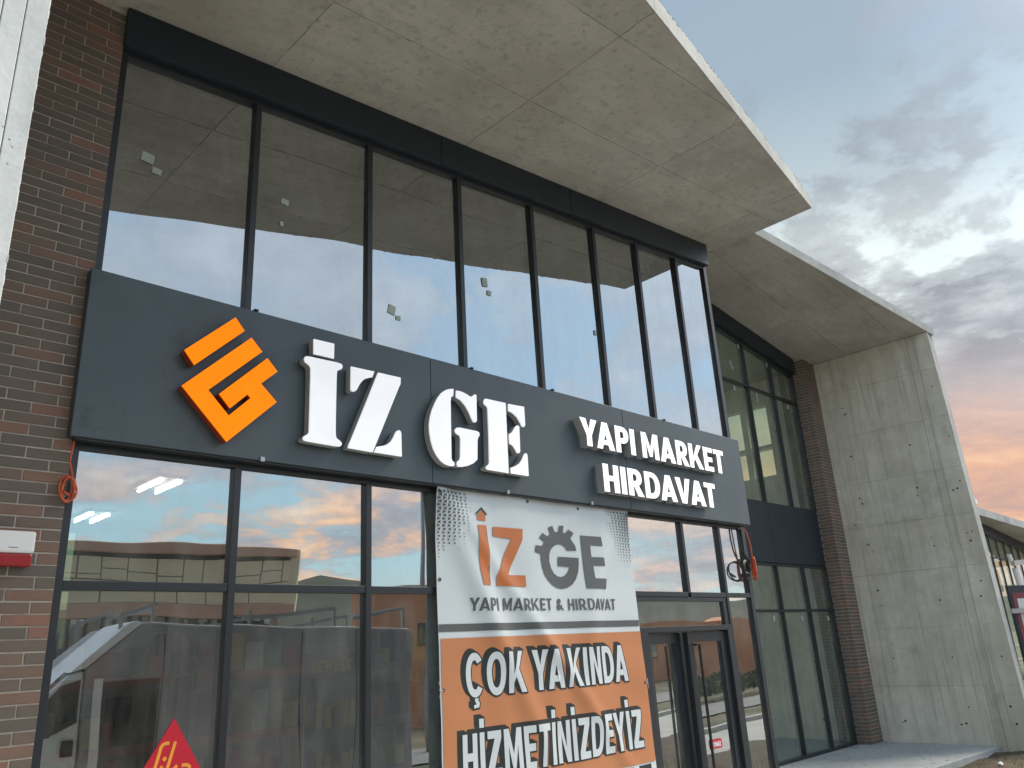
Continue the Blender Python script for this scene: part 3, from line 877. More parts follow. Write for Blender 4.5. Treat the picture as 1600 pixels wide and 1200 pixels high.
racks = [(2.15, 3.55, 8.6, 9.1, 'shelf_red', 'grey shelf rack with orange beams and goods, leftmost behind the shop glass'),
         (3.75, 5.05, 8.6, 9.1, 'shelf_red', 'grey shelf rack with orange beams behind the second shop pane'),
         (5.95, 7.1, 8.6, 9.1, 'shelf', 'plain grey shelf rack behind the shop glass left of the banner')]
for x0, x1, y0, y1, bm_, lb in racks:
    lv = [.15, .72, 1.28, 1.9]
    shelf_rack(x0, x1, y0, y1, lv, lb, bm_)
    for z in lv:
        x = x0 + .07
        while x < x1 - .2:
            w = R.uniform(.07, .24); hh = R.uniform(.10, .46); dd = R.uniform(.2, .4)
            g = R.choice(GOODS)
            b = MB().box(x, min(x + w, x1 - .05), y0 + .03, y0 + dd, z + .032, z + .032 + hh)
            b = b.build('goods_box', g, None, bevel=.004)
            tag(b, '%s on the %s shelf of the %s rack behind the glass' % (g.name.replace('_', ' '), ('lowest', 'second', 'third', 'top')[lv.index(z)], {2.15: 'leftmost', 3.75: 'middle', 5.95: 'rightmost'}[x0]), 'box', 'goods on the shop shelves')
            x += w + R.uniform(.01, .06)
ds = thing('display_stand', 'black tool display stand with a yellow post and yellow lettering behind the shop glass', 'display stand')
MB().box(5.10, 5.85, 8.75, 8.85, .0, 2.15).build('back_panel', K['shelf'], ds)
MB().box(5.02, 5.10, 8.66, 8.78, .0, 1.62).build('post', GOODS[1], ds)
MB().box(5.12, 5.84, 8.72, 8.749, 1.78, 2.08).build('header_board', K['black'], ds)
gl, wid = text_line('DEWALT', .24, .09, .2)
for ch, polys in gl:
    m = MB()
    for p in polys: m.prism([(5.2 + a / wid * .56, 1.86 + b * .14) for a, b in p], XZ, 8.713, 8.719)
    m.build('letter', GOODS[1], ds)
for i in range(18):
    x, z = 5.16 + (i % 6) * .115, .35 + (i // 6) * .45
    MB().box(x, x + .08, 8.69, 8.749, z, z + R.uniform(.15, .3)).build('tool', GOODS[1] if i % 3 else GOODS[5], ds)
settle(ds, (5.45, 8.8, 0))
settle(shop, (5.2, 5.1, 0))

# ================================================================== THE SIGN FASCIA
SY = 4.96
ST, SB, SX0, SX1 = 4.398, 3.307, 1.329, 9.10
sign = thing('shop_sign', 'long anthracite fascia sign with orange emblem and raised white lettering over the shop windows', 'sign')
for a, b in ((SX0, 4.036), (4.041, 6.676), (6.681, SX1)):
    MB().box(a, b, SY, 5.055, SB, ST).build('panel', K['sign'], sign, bevel=.004)
MB().box(SX0 + .03, SX1 - .03, SY + .02, 5.05, SB - .012, SB - .001).build('soffit_trim', K['frame'], sign)
LYF, LYB = 4.872, 4.946


def letter_solid(polys, name, face, side, parent=sign, yf=LYF, yb=LYB):
    """a built-up letter: pale face plate, darker return behind it"""
    f = MB(); r = MB()
    for p in polys:
        f.prism(p, XZ, yf, yf + .012)
        r.prism(p, XZ, yf + .0121, yb)
    fo = r.build(name, K[side], parent)
    f.build('face', K[face], fo)
    return fo


# emblem (orange): a bar and a folded G
c1 = lambda pts: pxz(pts, LYF, 250, 450, .25)
letter_solid([c1([(155, 385), (473, 183), (530, 268), (217, 480)])], 'emblem', 'orange_lit', 'orange_side')
letter_solid([c1([(138, 608), (572, 310), (640, 398), (302, 637), (430, 797), (570, 685), (550, 663), (440, 750), (372, 660), (672, 438), (735, 522), (632, 597), (730, 713), (418, 960)])], 'emblem', 'orange_lit', 'orange_side')
c2 = lambda pts: pxz(pts, LYF, 450, 500, .25)
# I with dot
letter_solid([c2([(162, 118), (290, 148), (288, 240), (162, 211)])], 'letter', 'white_lit', 'letter_side')
letter_solid([round_poly(c2([(118, 224), (225, 247), (330, 270), (343, 286), (338, 306), (318, 312), (307, 320), (305, 345), (300, 560), (298, 715), (303, 738), (320, 750), (338, 768), (334, 786), (318, 792), (215, 774), (108, 756), (94, 745), (97, 727), (116, 718), (131, 706), (133, 690), (138, 520), (144, 310), (140, 288), (124, 272), (108, 262), (102, 244), (107, 229)]), 1)], 'letter', 'white_lit', 'letter_side')
# Z in three stencil pieces
letter_solid([c2([(395, 290), (541, 322), (527, 357), (505, 360), (480, 368), (462, 384), (446, 405), (435, 428), (424, 443), (410, 447), (398, 443), (393, 430)]),
              c2([(565, 328), (705, 360), (704, 400), (694, 420), (530, 826), (376, 799), (381, 778), (390, 760)]),
              c2([(540, 826), (556, 792), (590, 787), (620, 778), (643, 760), (660, 733), (672, 705), (682, 692), (696, 688), (706, 697), (709, 712), (712, 853)])], 'letter', 'white_lit', 'letter_side')
# G
letter_solid([c2([(1035, 430), (1008, 431), (985, 438), (960, 455), (938, 483), (920, 517), (902, 560), (890, 605), (884, 650), (886, 700), (895, 755), (910, 805), (930, 845), (956, 880), (985, 901), (1012, 911), (1036, 913), (1042, 906), (1040, 890), (1028, 880), (1022, 862), (1019, 650), (1017, 505), (1020, 482), (1033, 474)]),
              c2([(1053, 440), (1085, 447), (1115, 462), (1135, 476), (1148, 480), (1158, 472), (1166, 465), (1178, 469), (1181, 630), (1173, 640), (1160, 637), (1150, 618), (1132, 575), (1108, 532), (1080, 500), (1052, 482)]),
              c2([(1046, 684), (1056, 673), (1075, 672), (1180, 694), (1196, 703), (1198, 720), (1190, 733), (1185, 750), (1184, 872), (1160, 895), (1125, 911), (1090, 917), (1062, 915), (1058, 900), (1060, 884), (1074, 874), (1079, 855), (1080, 740), (1075, 722), (1058, 712), (1047, 700)])], 'letter', 'white_lit', 'letter_side')
# E
letter_solid([c2([(1236, 491), (1361, 519), (1366, 640), (1374, 820), (1380, 957), (1250, 935), (1239, 927), (1240, 914), (1254, 905), (1260, 890), (1256, 720), (1250, 555), (1246, 540), (1232, 530), (1224, 516), (1227, 497)]),
              c2([(1378, 524), (1476, 542), (1483, 655), (1477, 668), (1465, 667), (1452, 640), (1432, 606), (1406, 581), (1379, 567)]),
              c2([(1384, 712), (1400, 704), (1412, 684), (1424, 664), (1436, 658), (1446, 666), (1449, 740), (1452, 822), (1445, 832), (1433, 830), (1421, 806), (1408, 786), (1386, 770)]),
              c2([(1396, 958), (1394, 924), (1425, 912), (1448, 896), (1464, 872), (1476, 842), (1486, 831), (1495, 838), (1498, 850), (1505, 975)])], 'letter', 'white_lit', 'letter_side')


def sign_text(txt, tl, tr, bl, br, t, gap, space):
    gl, wid = text_line(txt, t, gap, space)
    yf, yb = LYF - .02, LYB
    A, B, Cc, Dd = px(*tl, yf), px(*tr, yf), px(*bl, yf), px(*br, yf)
    x0, x1, zt, zb = A.x, B.x, (A.z + B.z) / 2, (Cc.z + Dd.z) / 2
    for ch, polys in gl:
        bm = bmesh.new()
        for p in polys:
            cache = {}
            vv = []
            for a, b in p: vv.append(bm.verts.new((x0 + a / wid * (x1 - x0), yf, zb + b * (zt - zb))))
            f = bm.faces.new(vv); f.normal_update()
            if f.normal.y > 0: f.normal_flip()
        for f in bm.faces: f.normal_update()
        bmesh.ops.triangulate(bm, faces=bm.faces, ngon_method='EAR_CLIP')
        bmesh.ops.remove_doubles(bm, verts=bm.verts, dist=1e-5)
        face = bpy.data.meshes.new('face'); bm.to_mesh(face)
        bm2 = bmesh.new()
        for e in bm.edges:
            if len(e.link_faces) != 1: continue
            a, b = e.verts[0].co, e.verts[1].co
            bm2.faces.new([bm2.verts.new(v) for v in ((a.x, yf + .0005, a.z), (b.x, yf + .0005, b.z), (b.x, yb, b.z), (a.x, yb, a.z))])
        bmesh.ops.remove_doubles(bm2, verts=bm2.verts, dist=1e-5); bmesh.ops.recalc_face_normals(bm2, faces=bm2.faces)
        side = bpy.data.meshes.new('letter'); bm2.to_mesh(side); bm.free(); bm2.free()
        so = link('letter', side, K['letter_side'], sign)
        link('face', face, K['white_lit2'], so)


sign_text('YAPI MARKET', (905, 651.75), (1128.5, 704.5), (921, 697), (1125, 739), .225, .075, .26)
sign_text('HIRDAVAT', (941, 723.2), (1116, 757), (945, 767), (1114.5, 793.5), .225, .085, .2)
# small black clips along the fascia edges
for i, x in enumerate((2.42, 4.50, 5.57, 7.46)):
    MB().box(x, x + .03, SY - .01, SY + .05, ST, ST + .014).build('clip', K['black'], sign)
for x in (2.52, 4.87, 6.02):
    MB().box(x, x + .03, SY - .014, SY, SB - .008, SB + .022).build('clip', K['steel'], sign)
settle(sign, ((SX0 + SX1) / 2, SY, SB))

# ================================================================== THE HANGING BANNER
BY = 5.052
BX0, BX1, BZ1, BZ0 = 4.116, 6.69, 3.325, .62


def ban_y(x, z):
    u = (x - BX0) / (BX1 - BX0); v = (BZ1 - z) / (BZ1 - BZ0)
    y = BY - .012 - .020 * v
    for k, (u0, s, am, wd) in enumerate(((.0, .55, .020, .05), (.02, .95, .016, .045), (.98, -.75, .014, .06), (.35, .25, .010, .09), (.68, .05, .008, .07), (.15, .15, .010, .06), (.85, -.3, .010, .05))):
        c = u0 + s * v
        y -= 1.9 * am * math.exp(-((u - c) / wd) ** 2) * math.exp(-((v - .35) / .55) ** 2)
    y += .007 * math.sin(u * 19 + v * 6) * v + .006 * noise.noise(Vector((u * 4 + v * 3, v * 7 - u * 2, 5))) + .004 * noise.noise(Vector((u * 6, v * 9, 0)))
    return y


ban = thing('hanging_banner', 'tall white and orange vinyl banner with shop name, hung below the fascia sign', 'banner')
NX, NZ = 120, 110
vs = []; fs = []
for i in range(NX + 1):
    for j in range(NZ + 1):
        x = BX0 + (BX1 - BX0) * i / NX; z = BZ1 + (BZ0 - BZ1) * j / NZ
        sag = .012 * math.sin(math.pi * (i / NX) * 4) ** 2 * max(0, 1 - j / 6)
        x += (z - 3.3) * -.018 * (i / NX); vs.append((x, ban_y(x, z), z - sag))
for i in range(NX):
    for j in range(NZ):
        a = i * (NZ + 1) + j; fs.append((a, a + 1, a + NZ + 2, a + NZ + 1))
MB().add(vs, fs).build('cloth', K['ban_white'], ban, smooth=True)


def ban_print(polys_or_tris, mat, lift, name='print', tri=None, maxe=.045):
    """flat print that follows the folds of the cloth: triangulated, refined and laid on it"""
    bm = bmesh.new()
    if tri:
        P, F = tri; vv = [bm.verts.new((a, 0, b)) for a, b in P]
        for f in F:
            try: bm.faces.new([vv[i] for i in f])
            except ValueError: pass
    else:
        for p in polys_or_tris: bm.faces.new([bm.verts.new((a, 0, b)) for a, b in p])
    for f in bm.faces: f.normal_update()
    bmesh.ops.triangulate(bm, faces=bm.faces, ngon_method='EAR_CLIP')
    bmesh.ops.remove_doubles(bm, verts=bm.verts, dist=1e-5)
    for _ in range(7):
        es = [e for e in bm.edges if e.calc_length() > maxe]
        if not es: break
        bmesh.ops.subdivide_edges(bm, edges=es, cuts=1); bmesh.ops.triangulate(bm, faces=[f for f in bm.faces if len(f.verts) > 3])
    for v in bm.verts: v.co.y = ban_y(v.co.x, v.co.z) - lift
    for f in bm.faces:
        f.smooth = True
        f.normal_update()
        if f.normal.y > 0: f.normal_flip()
    me = bpy.data.meshes.new(name); bm.to_mesh(me); bm.free()
    return link(name, me, K[mat], ban)


cb = lambda pts: pxz(pts, BY - .02, 650, 750, .25)
zo = px(846, 991, BY - .02).z - .006
ban_print([[(BX0 + .016, zo), (BX1 + .022, zo), (BX1 + .036, BZ0 + .30), (BX0 + .016, BZ0 + .30)]], 'ban_orange', .004, maxe=.03)
zg = px(690, 979, BY - .02)
gz1 = sum(px(*p, BY - .02).z for p in ((686, 973.3), (994, 970.7))) / 2; gz0 = sum(px(*p, BY - .02).z for p in ((686, 986), (994.5, 979.5))) / 2
ban_print([[(BX0 + .004, gz0), (BX1 + .012, gz0), (BX1 + .012, gz1), (BX0 + .004, gz1)]], 'ban_grey', .004, maxe=.03)
ban_print([cb([(362, 210), (403, 170), (440, 215), (433, 222), (403, 186), (367, 218)])], 'ban_dark', .0055)
ban_print([cb([(372, 219), (403, 191), (428, 222), (428, 258), (372, 252)])], 'ban_rust', .0055)
ban_print([cb([(370, 281), (433, 286), (438, 395), (450, 661), (397, 657), (380, 560), (373, 420)])], 'ban_rust', .0055)
ban_print([cb([(475, 292), (661, 308), (658, 375), (566, 595), (675, 598), (681, 668), (493, 663), (491, 600), (588, 370), (475, 352)])], 'ban_rust', .0055)
ban_print([cb([(997, 443), (990, 412), (962, 367), (980, 333), (950, 311), (928, 335), (917, 327), (921, 285), (893, 286), (887, 325), (866, 326), (850, 286), (823, 297), (836, 338), (818, 353), (787, 330), (766, 362), (797, 387), (785, 413), (741, 408), (735, 450), (773, 463), (775, 500), (783, 545), (797, 590), (820, 627), (850, 657), (880, 674), (910, 680), (945, 673), (975, 652), (995, 620), (1008, 575), (1011, 535), (1010, 488), (885, 480), (885, 537), (957, 544), (945, 580), (925, 600), (905, 607), (883, 602), (860, 583), (842, 550), (831, 510), (830, 470), (838, 438), (858, 412), (885, 401), (910, 405), (930, 420), (940, 441)])], 'ban_grey', .0055)
ban_print([cb([(1020, 347), (1145, 357), (1152, 415), (1083, 408), (1088, 483), (1155, 487), (1162, 540), (1095, 536), (1100, 617), (1179, 620), (1178, 683), (1052, 679)])], 'ban_grey', .0055)


def ban_text(txt, x0, x1, zb, zt, t, gap, space, mat, lift, shift=(0, 0), fat=0.0):
    gl, wid = text_line(txt, t, gap, space)
    for ch, polys in gl:
        P = []
        for p in polys:
            q_ = [(x0 + a / wid * (x1 - x0) + shift[0], zb + b * (zt - zb) + shift[1]) for a, b in p]
            P.append(grow(q_, fat) if fat else q_)
        ban_print(P, mat, lift, 'print', maxe=.03)


a, b = px(650 + 325 / 4, 750 + 733 / 4, BY - .02), px(650 + 1241 / 4, 750 + 748 / 4, BY - .02)
z1 = (a.z + b.z) / 2; z0 = (px(650 + 345 / 4, 750 + 812 / 4, BY - .02).z + px(650 + 1235 / 4, 750 + 818 / 4, BY - .02).z) / 2
ban_text('YAPI MARKET & HIRDAVAT', a.x, b.x, z0, z1, .165, .115, .36, 'ban_grey', .0055)
q = lambda u, v: px(680 + u * .225, 990 + v * .225, BY - .02)


def big(txt, x0, x1, zb, zt, t, gap, space):
    for k, sft in enumerate((.040, .026, .013, .0)):
        ban_text(txt, x0, x1, zb, zt, t, gap, space, 'ban_dark', .0050 + .0006 * k, (-sft, sft * .55), .013)
    ban_text(txt, x0, x1, zb, zt, t, gap, space, 'ban_white', .0095)


zt1 = (q(250, 128).z + q(1240, 92).z) / 2; zb1 = (q(480, 410).z + q(1340, 333).z) / 2
big('ÇOK YAKINDA', q(203, 200).x, q(1340, 333).x, zb1, zt1, .205, .12, .27)
zt2 = (q(215, 690).z + q(1400, 535).z) / 2; zb2 = q(1440, 785).z
big('HİZMETİNİZDEYİZ', q(180, 750).x, q(1440, 785).x, zb2, zt2, .20, .11, .2)
# scattered triangles of the printed corners
def tri_field(xc, sx):
    tr = []; s = .052
    for i in range(9):
        for j in range(11):
            d = math.hypot(i / 7.5, j / 9.5)
            if d > 1.0: continue
            k = (1 - d) ** .6
            sz = s * (.06 + .30 * k)
            if R.random() > .5 + 1.2 * k: continue
            for w, up in ((0, 1), (.5, -1)):
                cx0 = xc + sx * (s * .95 * (i + .45) + .004); cz0 = 3.285 - s * 1.08 * (j + .4 + w)
                if cx0 < BX0 + .02 or cx0 > BX1 - .02: continue
                tr.append([(cx0 - up * sz * 1.1, cz0 - sz), (cx0 - up * sz * 1.1, cz0 + sz), (cx0 + up * sz * 1.1, cz0)])
    return tr


tag(ban_print(tri_field(BX0, 1), 'ban_grey', .0055, 'print', maxe=.2), kind='stuff')
tag(ban_print(tri_field(BX1, -1), 'ban_grey', .0055, 'print', maxe=.2), kind='stuff')
# strip of small logos along the foot of the banner
for i in range(9):
    x = BX1 - .12 - i * .27
    ban_print([[(x - .11, BZ0 + .20), (x + .08, BZ0 + .20), (x + .08, BZ0 + .285), (x - .11, BZ0 + .285)]], ('ban_dark', 'ban_rust', 'ban_grey')[i % 3], .002)
# eyelets and the ties to the frame
for x, z in ((BX0 + .03, 2.55), (BX0 + .03, 1.72), (BX1 - .0, 1.62), (5.2, 3.27), (5.9, 3.26), (BX0 + .03, 3.26), (BX1 - .03, 3.26)):
    y = ban_y(x, z) - .003
    MB().tube([(x + .011 * math.cos(a), y, z + .011 * math.sin(a)) for a in [k * math.pi / 5 for k in range(10)]], .004, 6, True).build('eyelet', K['black'], ban)
tie = MB()
for x, z, dx in ((BX1 + .02, 1.62, .035), (BX0 + .02, 1.72, -.03)):
    y = ban_y(x, z)
    for k in range(3):
        tie.tube([(x, y - .006, z), (x + dx * .5, y - .008, z + .02 * (k - 1)), (x + dx, y + .004, z + .045 * (k - 1) + R.uniform(-.02, .02))], .0018, 5)
tag(tie.build('tie', K['white'], ban), kind='stuff')
settle(ban, ((BX0 + BX1) / 2, BY, BZ0))

# ================================================================== SMALL THINGS ON THE FRONT
al = thing('alarm_siren', 'white and red outdoor alarm siren box on the brick pier', 'alarm')
ax0, ax1 = 1.005, 1.228
MB().box(ax0, ax1, 4.965, 5.034, 2.622, 2.742).build('housing', K['white'], al, bevel=.014)
MB().box(ax0 + .003, ax1 - .003, 4.972, 5.033, 2.552, 2.6215).build('lens', K['red'], al, bevel=.012)
MB().box(1.10, 1.145, 4.9635, 4.9655, 2.648, 2.652).build('mark', K['ban_grey'], al)
settle(al, (1.116, 5.0, 2.55))


def coil(name, label, mat, cx_, cy_, cz_, rx, rz, turns, r, drop, face=0.0, seed=1, squash=.012):
    t = thing(name, label, 'cable'); rr = random.Random(seed)
    pts = []; N = 26 * turns
    for i in range(N):
        a = 2 * math.pi * i / 26; k = i / 26
        w = 1 + .10 * math.sin(k * 2.3 + seed)
        dx = math.cos(a) * rx * w; dz = math.sin(a) * rz * (1 + .06 * math.cos(k * 3.1))
        pts.append((cx_ + dx * math.cos(face) + .01 * math.sin(k * 5), cy_ + dx * math.sin(face) + squash * math.sin(k * 1.9 + a), cz_ + dz))
    MB().tube(pts, r, 6).build('coil', K[mat], t, smooth=True)
    if drop: MB().tube(drop, r, 6).build('lead', K[mat], t, smooth=True)
    MB().tube([(cx_ - rx * .75, cy_ - .012, cz_ - rz * .25), (cx_ - rx * .2, cy_ - .026, cz_ - rz * .42), (cx_ + rx * .1, cy_ - .018, cz_ - rz * .55)], r * 1.3, 6).build('tie', K[mat], t, smooth=True)
    settle(t, (cx_, cy_, cz_ - rz))
    return t


coil('cable_coil', 'orange cable coil hanging by the brick pier below the left end of the sign', 'cable', 1.362, 5.005, 3.0, .038, .072, 4, .0055,
     [(1.372, 5.02, 3.335), (1.362, 5.0, 3.25), (1.352, 4.99, 3.16), (1.378, 4.99, 3.07)], 0, 2)
coil('cable_coil', 'orange cable coil hanging below the right end of the sign', 'cable', 9.115, 5.01, 2.78, .03, .13, 5, .008,
     [(9.0, 5.02, 3.31), (9.045, 5.0, 3.2), (9.075, 4.99, 3.05), (9.09, 5.0, 2.88)], rad(60), 5)
coil('cable_coil', 'black cable looped beside the orange coil at the corner of the glass front', 'cable_black', 8.955, 5.02, 2.76, .125, .115, 2, .010,
     [(8.90, 5.05, 3.27), (8.905, 5.045, 3.15), (8.945, 5.04, 3.0), (9.06, 5.03, 2.85)], rad(12), 7)

# triangular sticker on the glass
st = thing('triangle_sticker', 'red triangular sticker with yellow lettering on the leftmost lower pane', 'sticker')
apex = px(273, 1122, D - .012)
A_, B_, C_ = (apex.x, apex.z), (apex.x - .335, apex.z - .545), (apex.x + .335, apex.z - .545)
MB().prism([A_, B_, C_], XZ, D - .008, D - .006).build('sheet', K['sika_red'], st)
cs = lambda pts: pxz(pts, D - .012, 200, 1100, .1)


def stroke(pts, w, z_lift=.010):
    """flat ribbon along points of the pane plane"""
    m = MB(); n_ = len(pts); L = []; Rr = []
    for i, (u, v) in enumerate(pts):
        a = Vector(pts[max(0, i - 1)]); b = Vector(pts[min(n_ - 1, i + 1)]); d = (b - a).normalized()
        L.append((u - d.y * w / 2, v + d.x * w / 2)); Rr.append((u + d.y * w / 2, v - d.x * w / 2))
    poly = L + Rr[::-1]
    return MB().prism(poly, XZ, D - z_lift, D - z_lift + .0012).build('letter', K['sika_yel'], st)


w_ = .019
stroke(cs([(650, 610), (590, 618), (545, 640), (515, 690), (490, 780), (460, 880), (420, 1010), (395, 1080), (350, 1130), (280, 1140)]), w_)
stroke(cs([(595, 835), (550, 885)]), w_ * 1.1); stroke(cs([(530, 970), (500, 1060), (480, 1140)]), w_)
stroke(cs([(745, 585), (700, 730), (640, 930), (575, 1140)]), w_); stroke(cs([(770, 960), (690, 1040), (740, 1140)]), w_)
stroke(cs([(840, 958), (930, 950), (965, 975), (955, 1040), (925, 1140)]), w_); stroke(cs([(950, 1050), (860, 1060), (825, 1100), (850, 1140), (920, 1130)]), w_)
settle(st, (apex.x, D, apex.z - .545))

# red push sticker on the door
rs = thing('door_sticker', 'small red sticker with white lettering on the right door leaf', 'sticker')
a = px(1111, 1156, 5.12); b = px(1128.5, 1168, 5.12)
zc_ = (a.z + b.z) / 2
MB().box(7.86, 8.075, 5.118, 5.1195, zc_ - .045, zc_ + .045).build('sheet', K['sika_red'], rs)
gl, wid = text_line('İTİNİZ', .22, .12, .2)
for ch, polys in gl:
    m = MB()
    for p in polys: m.prism([(7.885 + a / wid * .165, zc_ - .026 + b * .042) for a, b in p], XZ, 5.1160, 5.1175)
    m.build('letter', K['white'], rs)
settle(rs, (7.96, 5.118, zc_ - .045))


def label_sticker(p, Y, w, h, text):
    c = px(*p, Y)
    m = MB(); ang = R.uniform(-.2, .2); ca, sa = math.cos(ang), math.sin(ang)
    m.prism([(c.x + u * ca - v * sa, c.z + u * sa + v * ca) for u, v in ((-w / 2, -h / 2), (w / 2, -h / 2), (w / 2, h / 2), (-w / 2, h / 2))], XZ, Y - .004, Y - .003)
    return tag(m.build('pane_label', K['sticker']), text, 'label', 'paper labels stuck on the window panes')


NTH = ('leftmost', 'second', 'third', 'fourth', 'fifth', 'sixth', 'seventh', 'rightmost')
LBL = '%s paper label on the %s upper window pane from the left'
labs = {}
for p, w, h in (((231, 247), .085, .075), ((245, 268), .065, .05), ((445, 316), .065, .05), ((440, 350), .03, .04), ((612, 484), .075, .085), ((622, 497), .05, .04),
                ((757, 441), .07, .09), ((764, 458), .05, .05), ((1012, 420), .03, .03), ((838, 470), .05, .06), ((930, 520), .04, .06)):
    i_ = max(k for k in range(8) if UM[k] <= px(*p, D).x)
    labs.setdefault(i_, []).append(1)
    label_sticker(p, D - .003, w, h, LBL % ('upper pale' if len(labs[i_]) == 1 else 'lower pale', NTH[i_]))

# ================================================================== THE NEXT BUILDING (set back)
D2 = 7.14
F2 = lambda x: 7.03 - .158 * x
s2 = lambda x: 9.95 - .1471 * x
FX = 16.30                                     # inner face of the fin wall
unit = thing('unit_building', 'set back building with green tinted glass, brick pier and tall bare concrete fin wall', 'building')
X0 = 9.42
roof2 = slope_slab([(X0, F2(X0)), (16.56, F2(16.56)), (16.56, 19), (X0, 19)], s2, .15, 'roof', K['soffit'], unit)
fx = [X0, 12.25, 14.28, 16.56]
for a, b in zip(fx[:-1], fx[1:]):
    nrm = Vector((-.158, -1)).normalized() * .006; vs = []
    for x in (a + .003, b - .003):
        for dn in (0, 1):
            for dz in (-.010, .163): vs.append((x + nrm.x * dn, F2(x) + nrm.y * dn, s2(x) + .012 + dz))
    MB().add(vs, [(0, 1, 3, 2), (4, 6, 7, 5), (2, 3, 7, 6), (0, 4, 5, 1), (0, 2, 6, 4), (1, 5, 7, 3)]).build('edge_panel', K['fascia'], roof2)
xs2 = [X0, 10.2, 12.25, 14.28, FX - .012]; ys2 = [4.0, 5.0, 6.08, 7.10]
for a, b in zip(xs2[:-1], xs2[1:]):
    for c, d in zip(ys2[:-1], ys2[1:]):
        poly = clip([(a + G, c + G), (b - G, c + G), (b - G, d - G), (a + G, d - G)], lambda p: p[1] - F2(p[0]) - .002)
        if len(poly) < 3: continue
        dz = R.uniform(-.0012, .0012)
        MB().prism(poly, lambda u, v, dd: (u, v, s2(u) + dd + dz), 0, .0125 - dz).build('panel', K['soffit'], roof2)
# fin wall
fy = lambda z: 4.30 + .0205 * z
FTOP = s2(FX) + .16
fin = MB().prism([(fy(-.3) + .003, -.3), (8.0, -.3), (8.0, FTOP), (fy(FTOP) + .003, FTOP)], YZ, FX + .012, FX + .255).build('fin_wall', K['fascia'], unit)
zj = [-.3, .97, 1.995, 3.025, 3.95, 4.83, 5.83, 6.80, s2(FX) - .004]
yj = [(None, 4.735), (4.742, 4.885), (4.892, 6.84)]
for z0, z1 in zip(zj[:-1], zj[1:]):
    for y0, y1 in yj:
        if y0 is None: poly = [(fy(z0) + .003, z0 + .002), (y1, z0 + .002), (y1, z1 - .002), (fy(z1) + .003, z1 - .002)]
        else: poly = [(y0, z0 + .002), (y1, z0 + .002), (y1, z1 - .002), (y0, z1 - .002)]
        MB().prism(poly, YZ, FX + R.uniform(-.002, .002), FX + .0125).build('panel', K['fin'], fin)
th = MB()
for z in (.35, .62, 1.45, 2.45, 2.72, 3.45, 3.6, 4.42, 4.55, 5.4, 6.3, 6.45):
    for y in (6.35, 5.25, 4.55):
        yy, zz = y + R.uniform(-.06, .06), z + R.uniform(-.02, .02)
        if R.random() < .12: continue
        rr = R.uniform(.011, .020)
        th.cyl((FX - .0035, yy, zz), (FX + .01, yy, zz), rr, 9)
        if R.random() < .4: th.cyl((FX - .0034, yy + R.uniform(.04, .1), zz - .02), (FX + .01, yy + .06, zz - .02), rr * .6, 7)
tag(th.build('tie_hole', K['black'], fin), kind='stuff')
# rough cast ridge of the construction joint
rg = MB()
for i in range(90):
    y = R.uniform(4.95, 6.8); rg.obox((FX - .002, y, 4.0 + .0 * y + R.uniform(-.04, .035)), (.0028, 0, 0), (0, R.uniform(.006, .03), 0), (0, 0, R.uniform(.002, .007)))
tag(rg.build('concrete_ridge', K['fin'], fin), kind='stuff')
# brick pier of the unit
PX0, PY0 = 15.80, 6.83
zt_ = lambda x: s2(x) - .002
pier2 = MB().prism([(PX0 + .006, -.2), (FX + .02, -.2), (FX + .02, zt_(FX + .02)), (PX0 + .006, zt_(PX0))], XZ, PY0 + .006, 7.3).build('brick_pier', K['mortar'], unit)
n_rows = int(7.58 / COURSE); left = []
for k in range(n_rows):
    z0 = k * COURSE + JT / 2; z1 = (k + 1) * COURSE - JT / 2
    e = .0
    if k % 2:
        bs = [(PX0, PX0 + .115, PY0, PY0 + .262), (PX0 + .1235, PX0 + .38, PY0, PY0 + .06), (PX0 + .3885, FX - .004, PY0, PY0 + .06)]
    else:
        bs = [(PX0, PX0 + .262, PY0, PY0 + .115), (PX0 + .2705, FX - .004, PY0, PY0 + .06), (PX0, PX0 + .06, PY0 + .1235, 7.13)]
    for b in bs:
        top = min(z1, s2(b[1]) - .004)
        if top - z0 < .02: continue
        if k < 100: brick_obj(pier2, *b, z0, top)
        else: left.append((*b, z0, top))
m = MB()
for b in left: m.box(*b)
if left: tag(m.build('brick', K['brick'], pier2), kind='stuff')
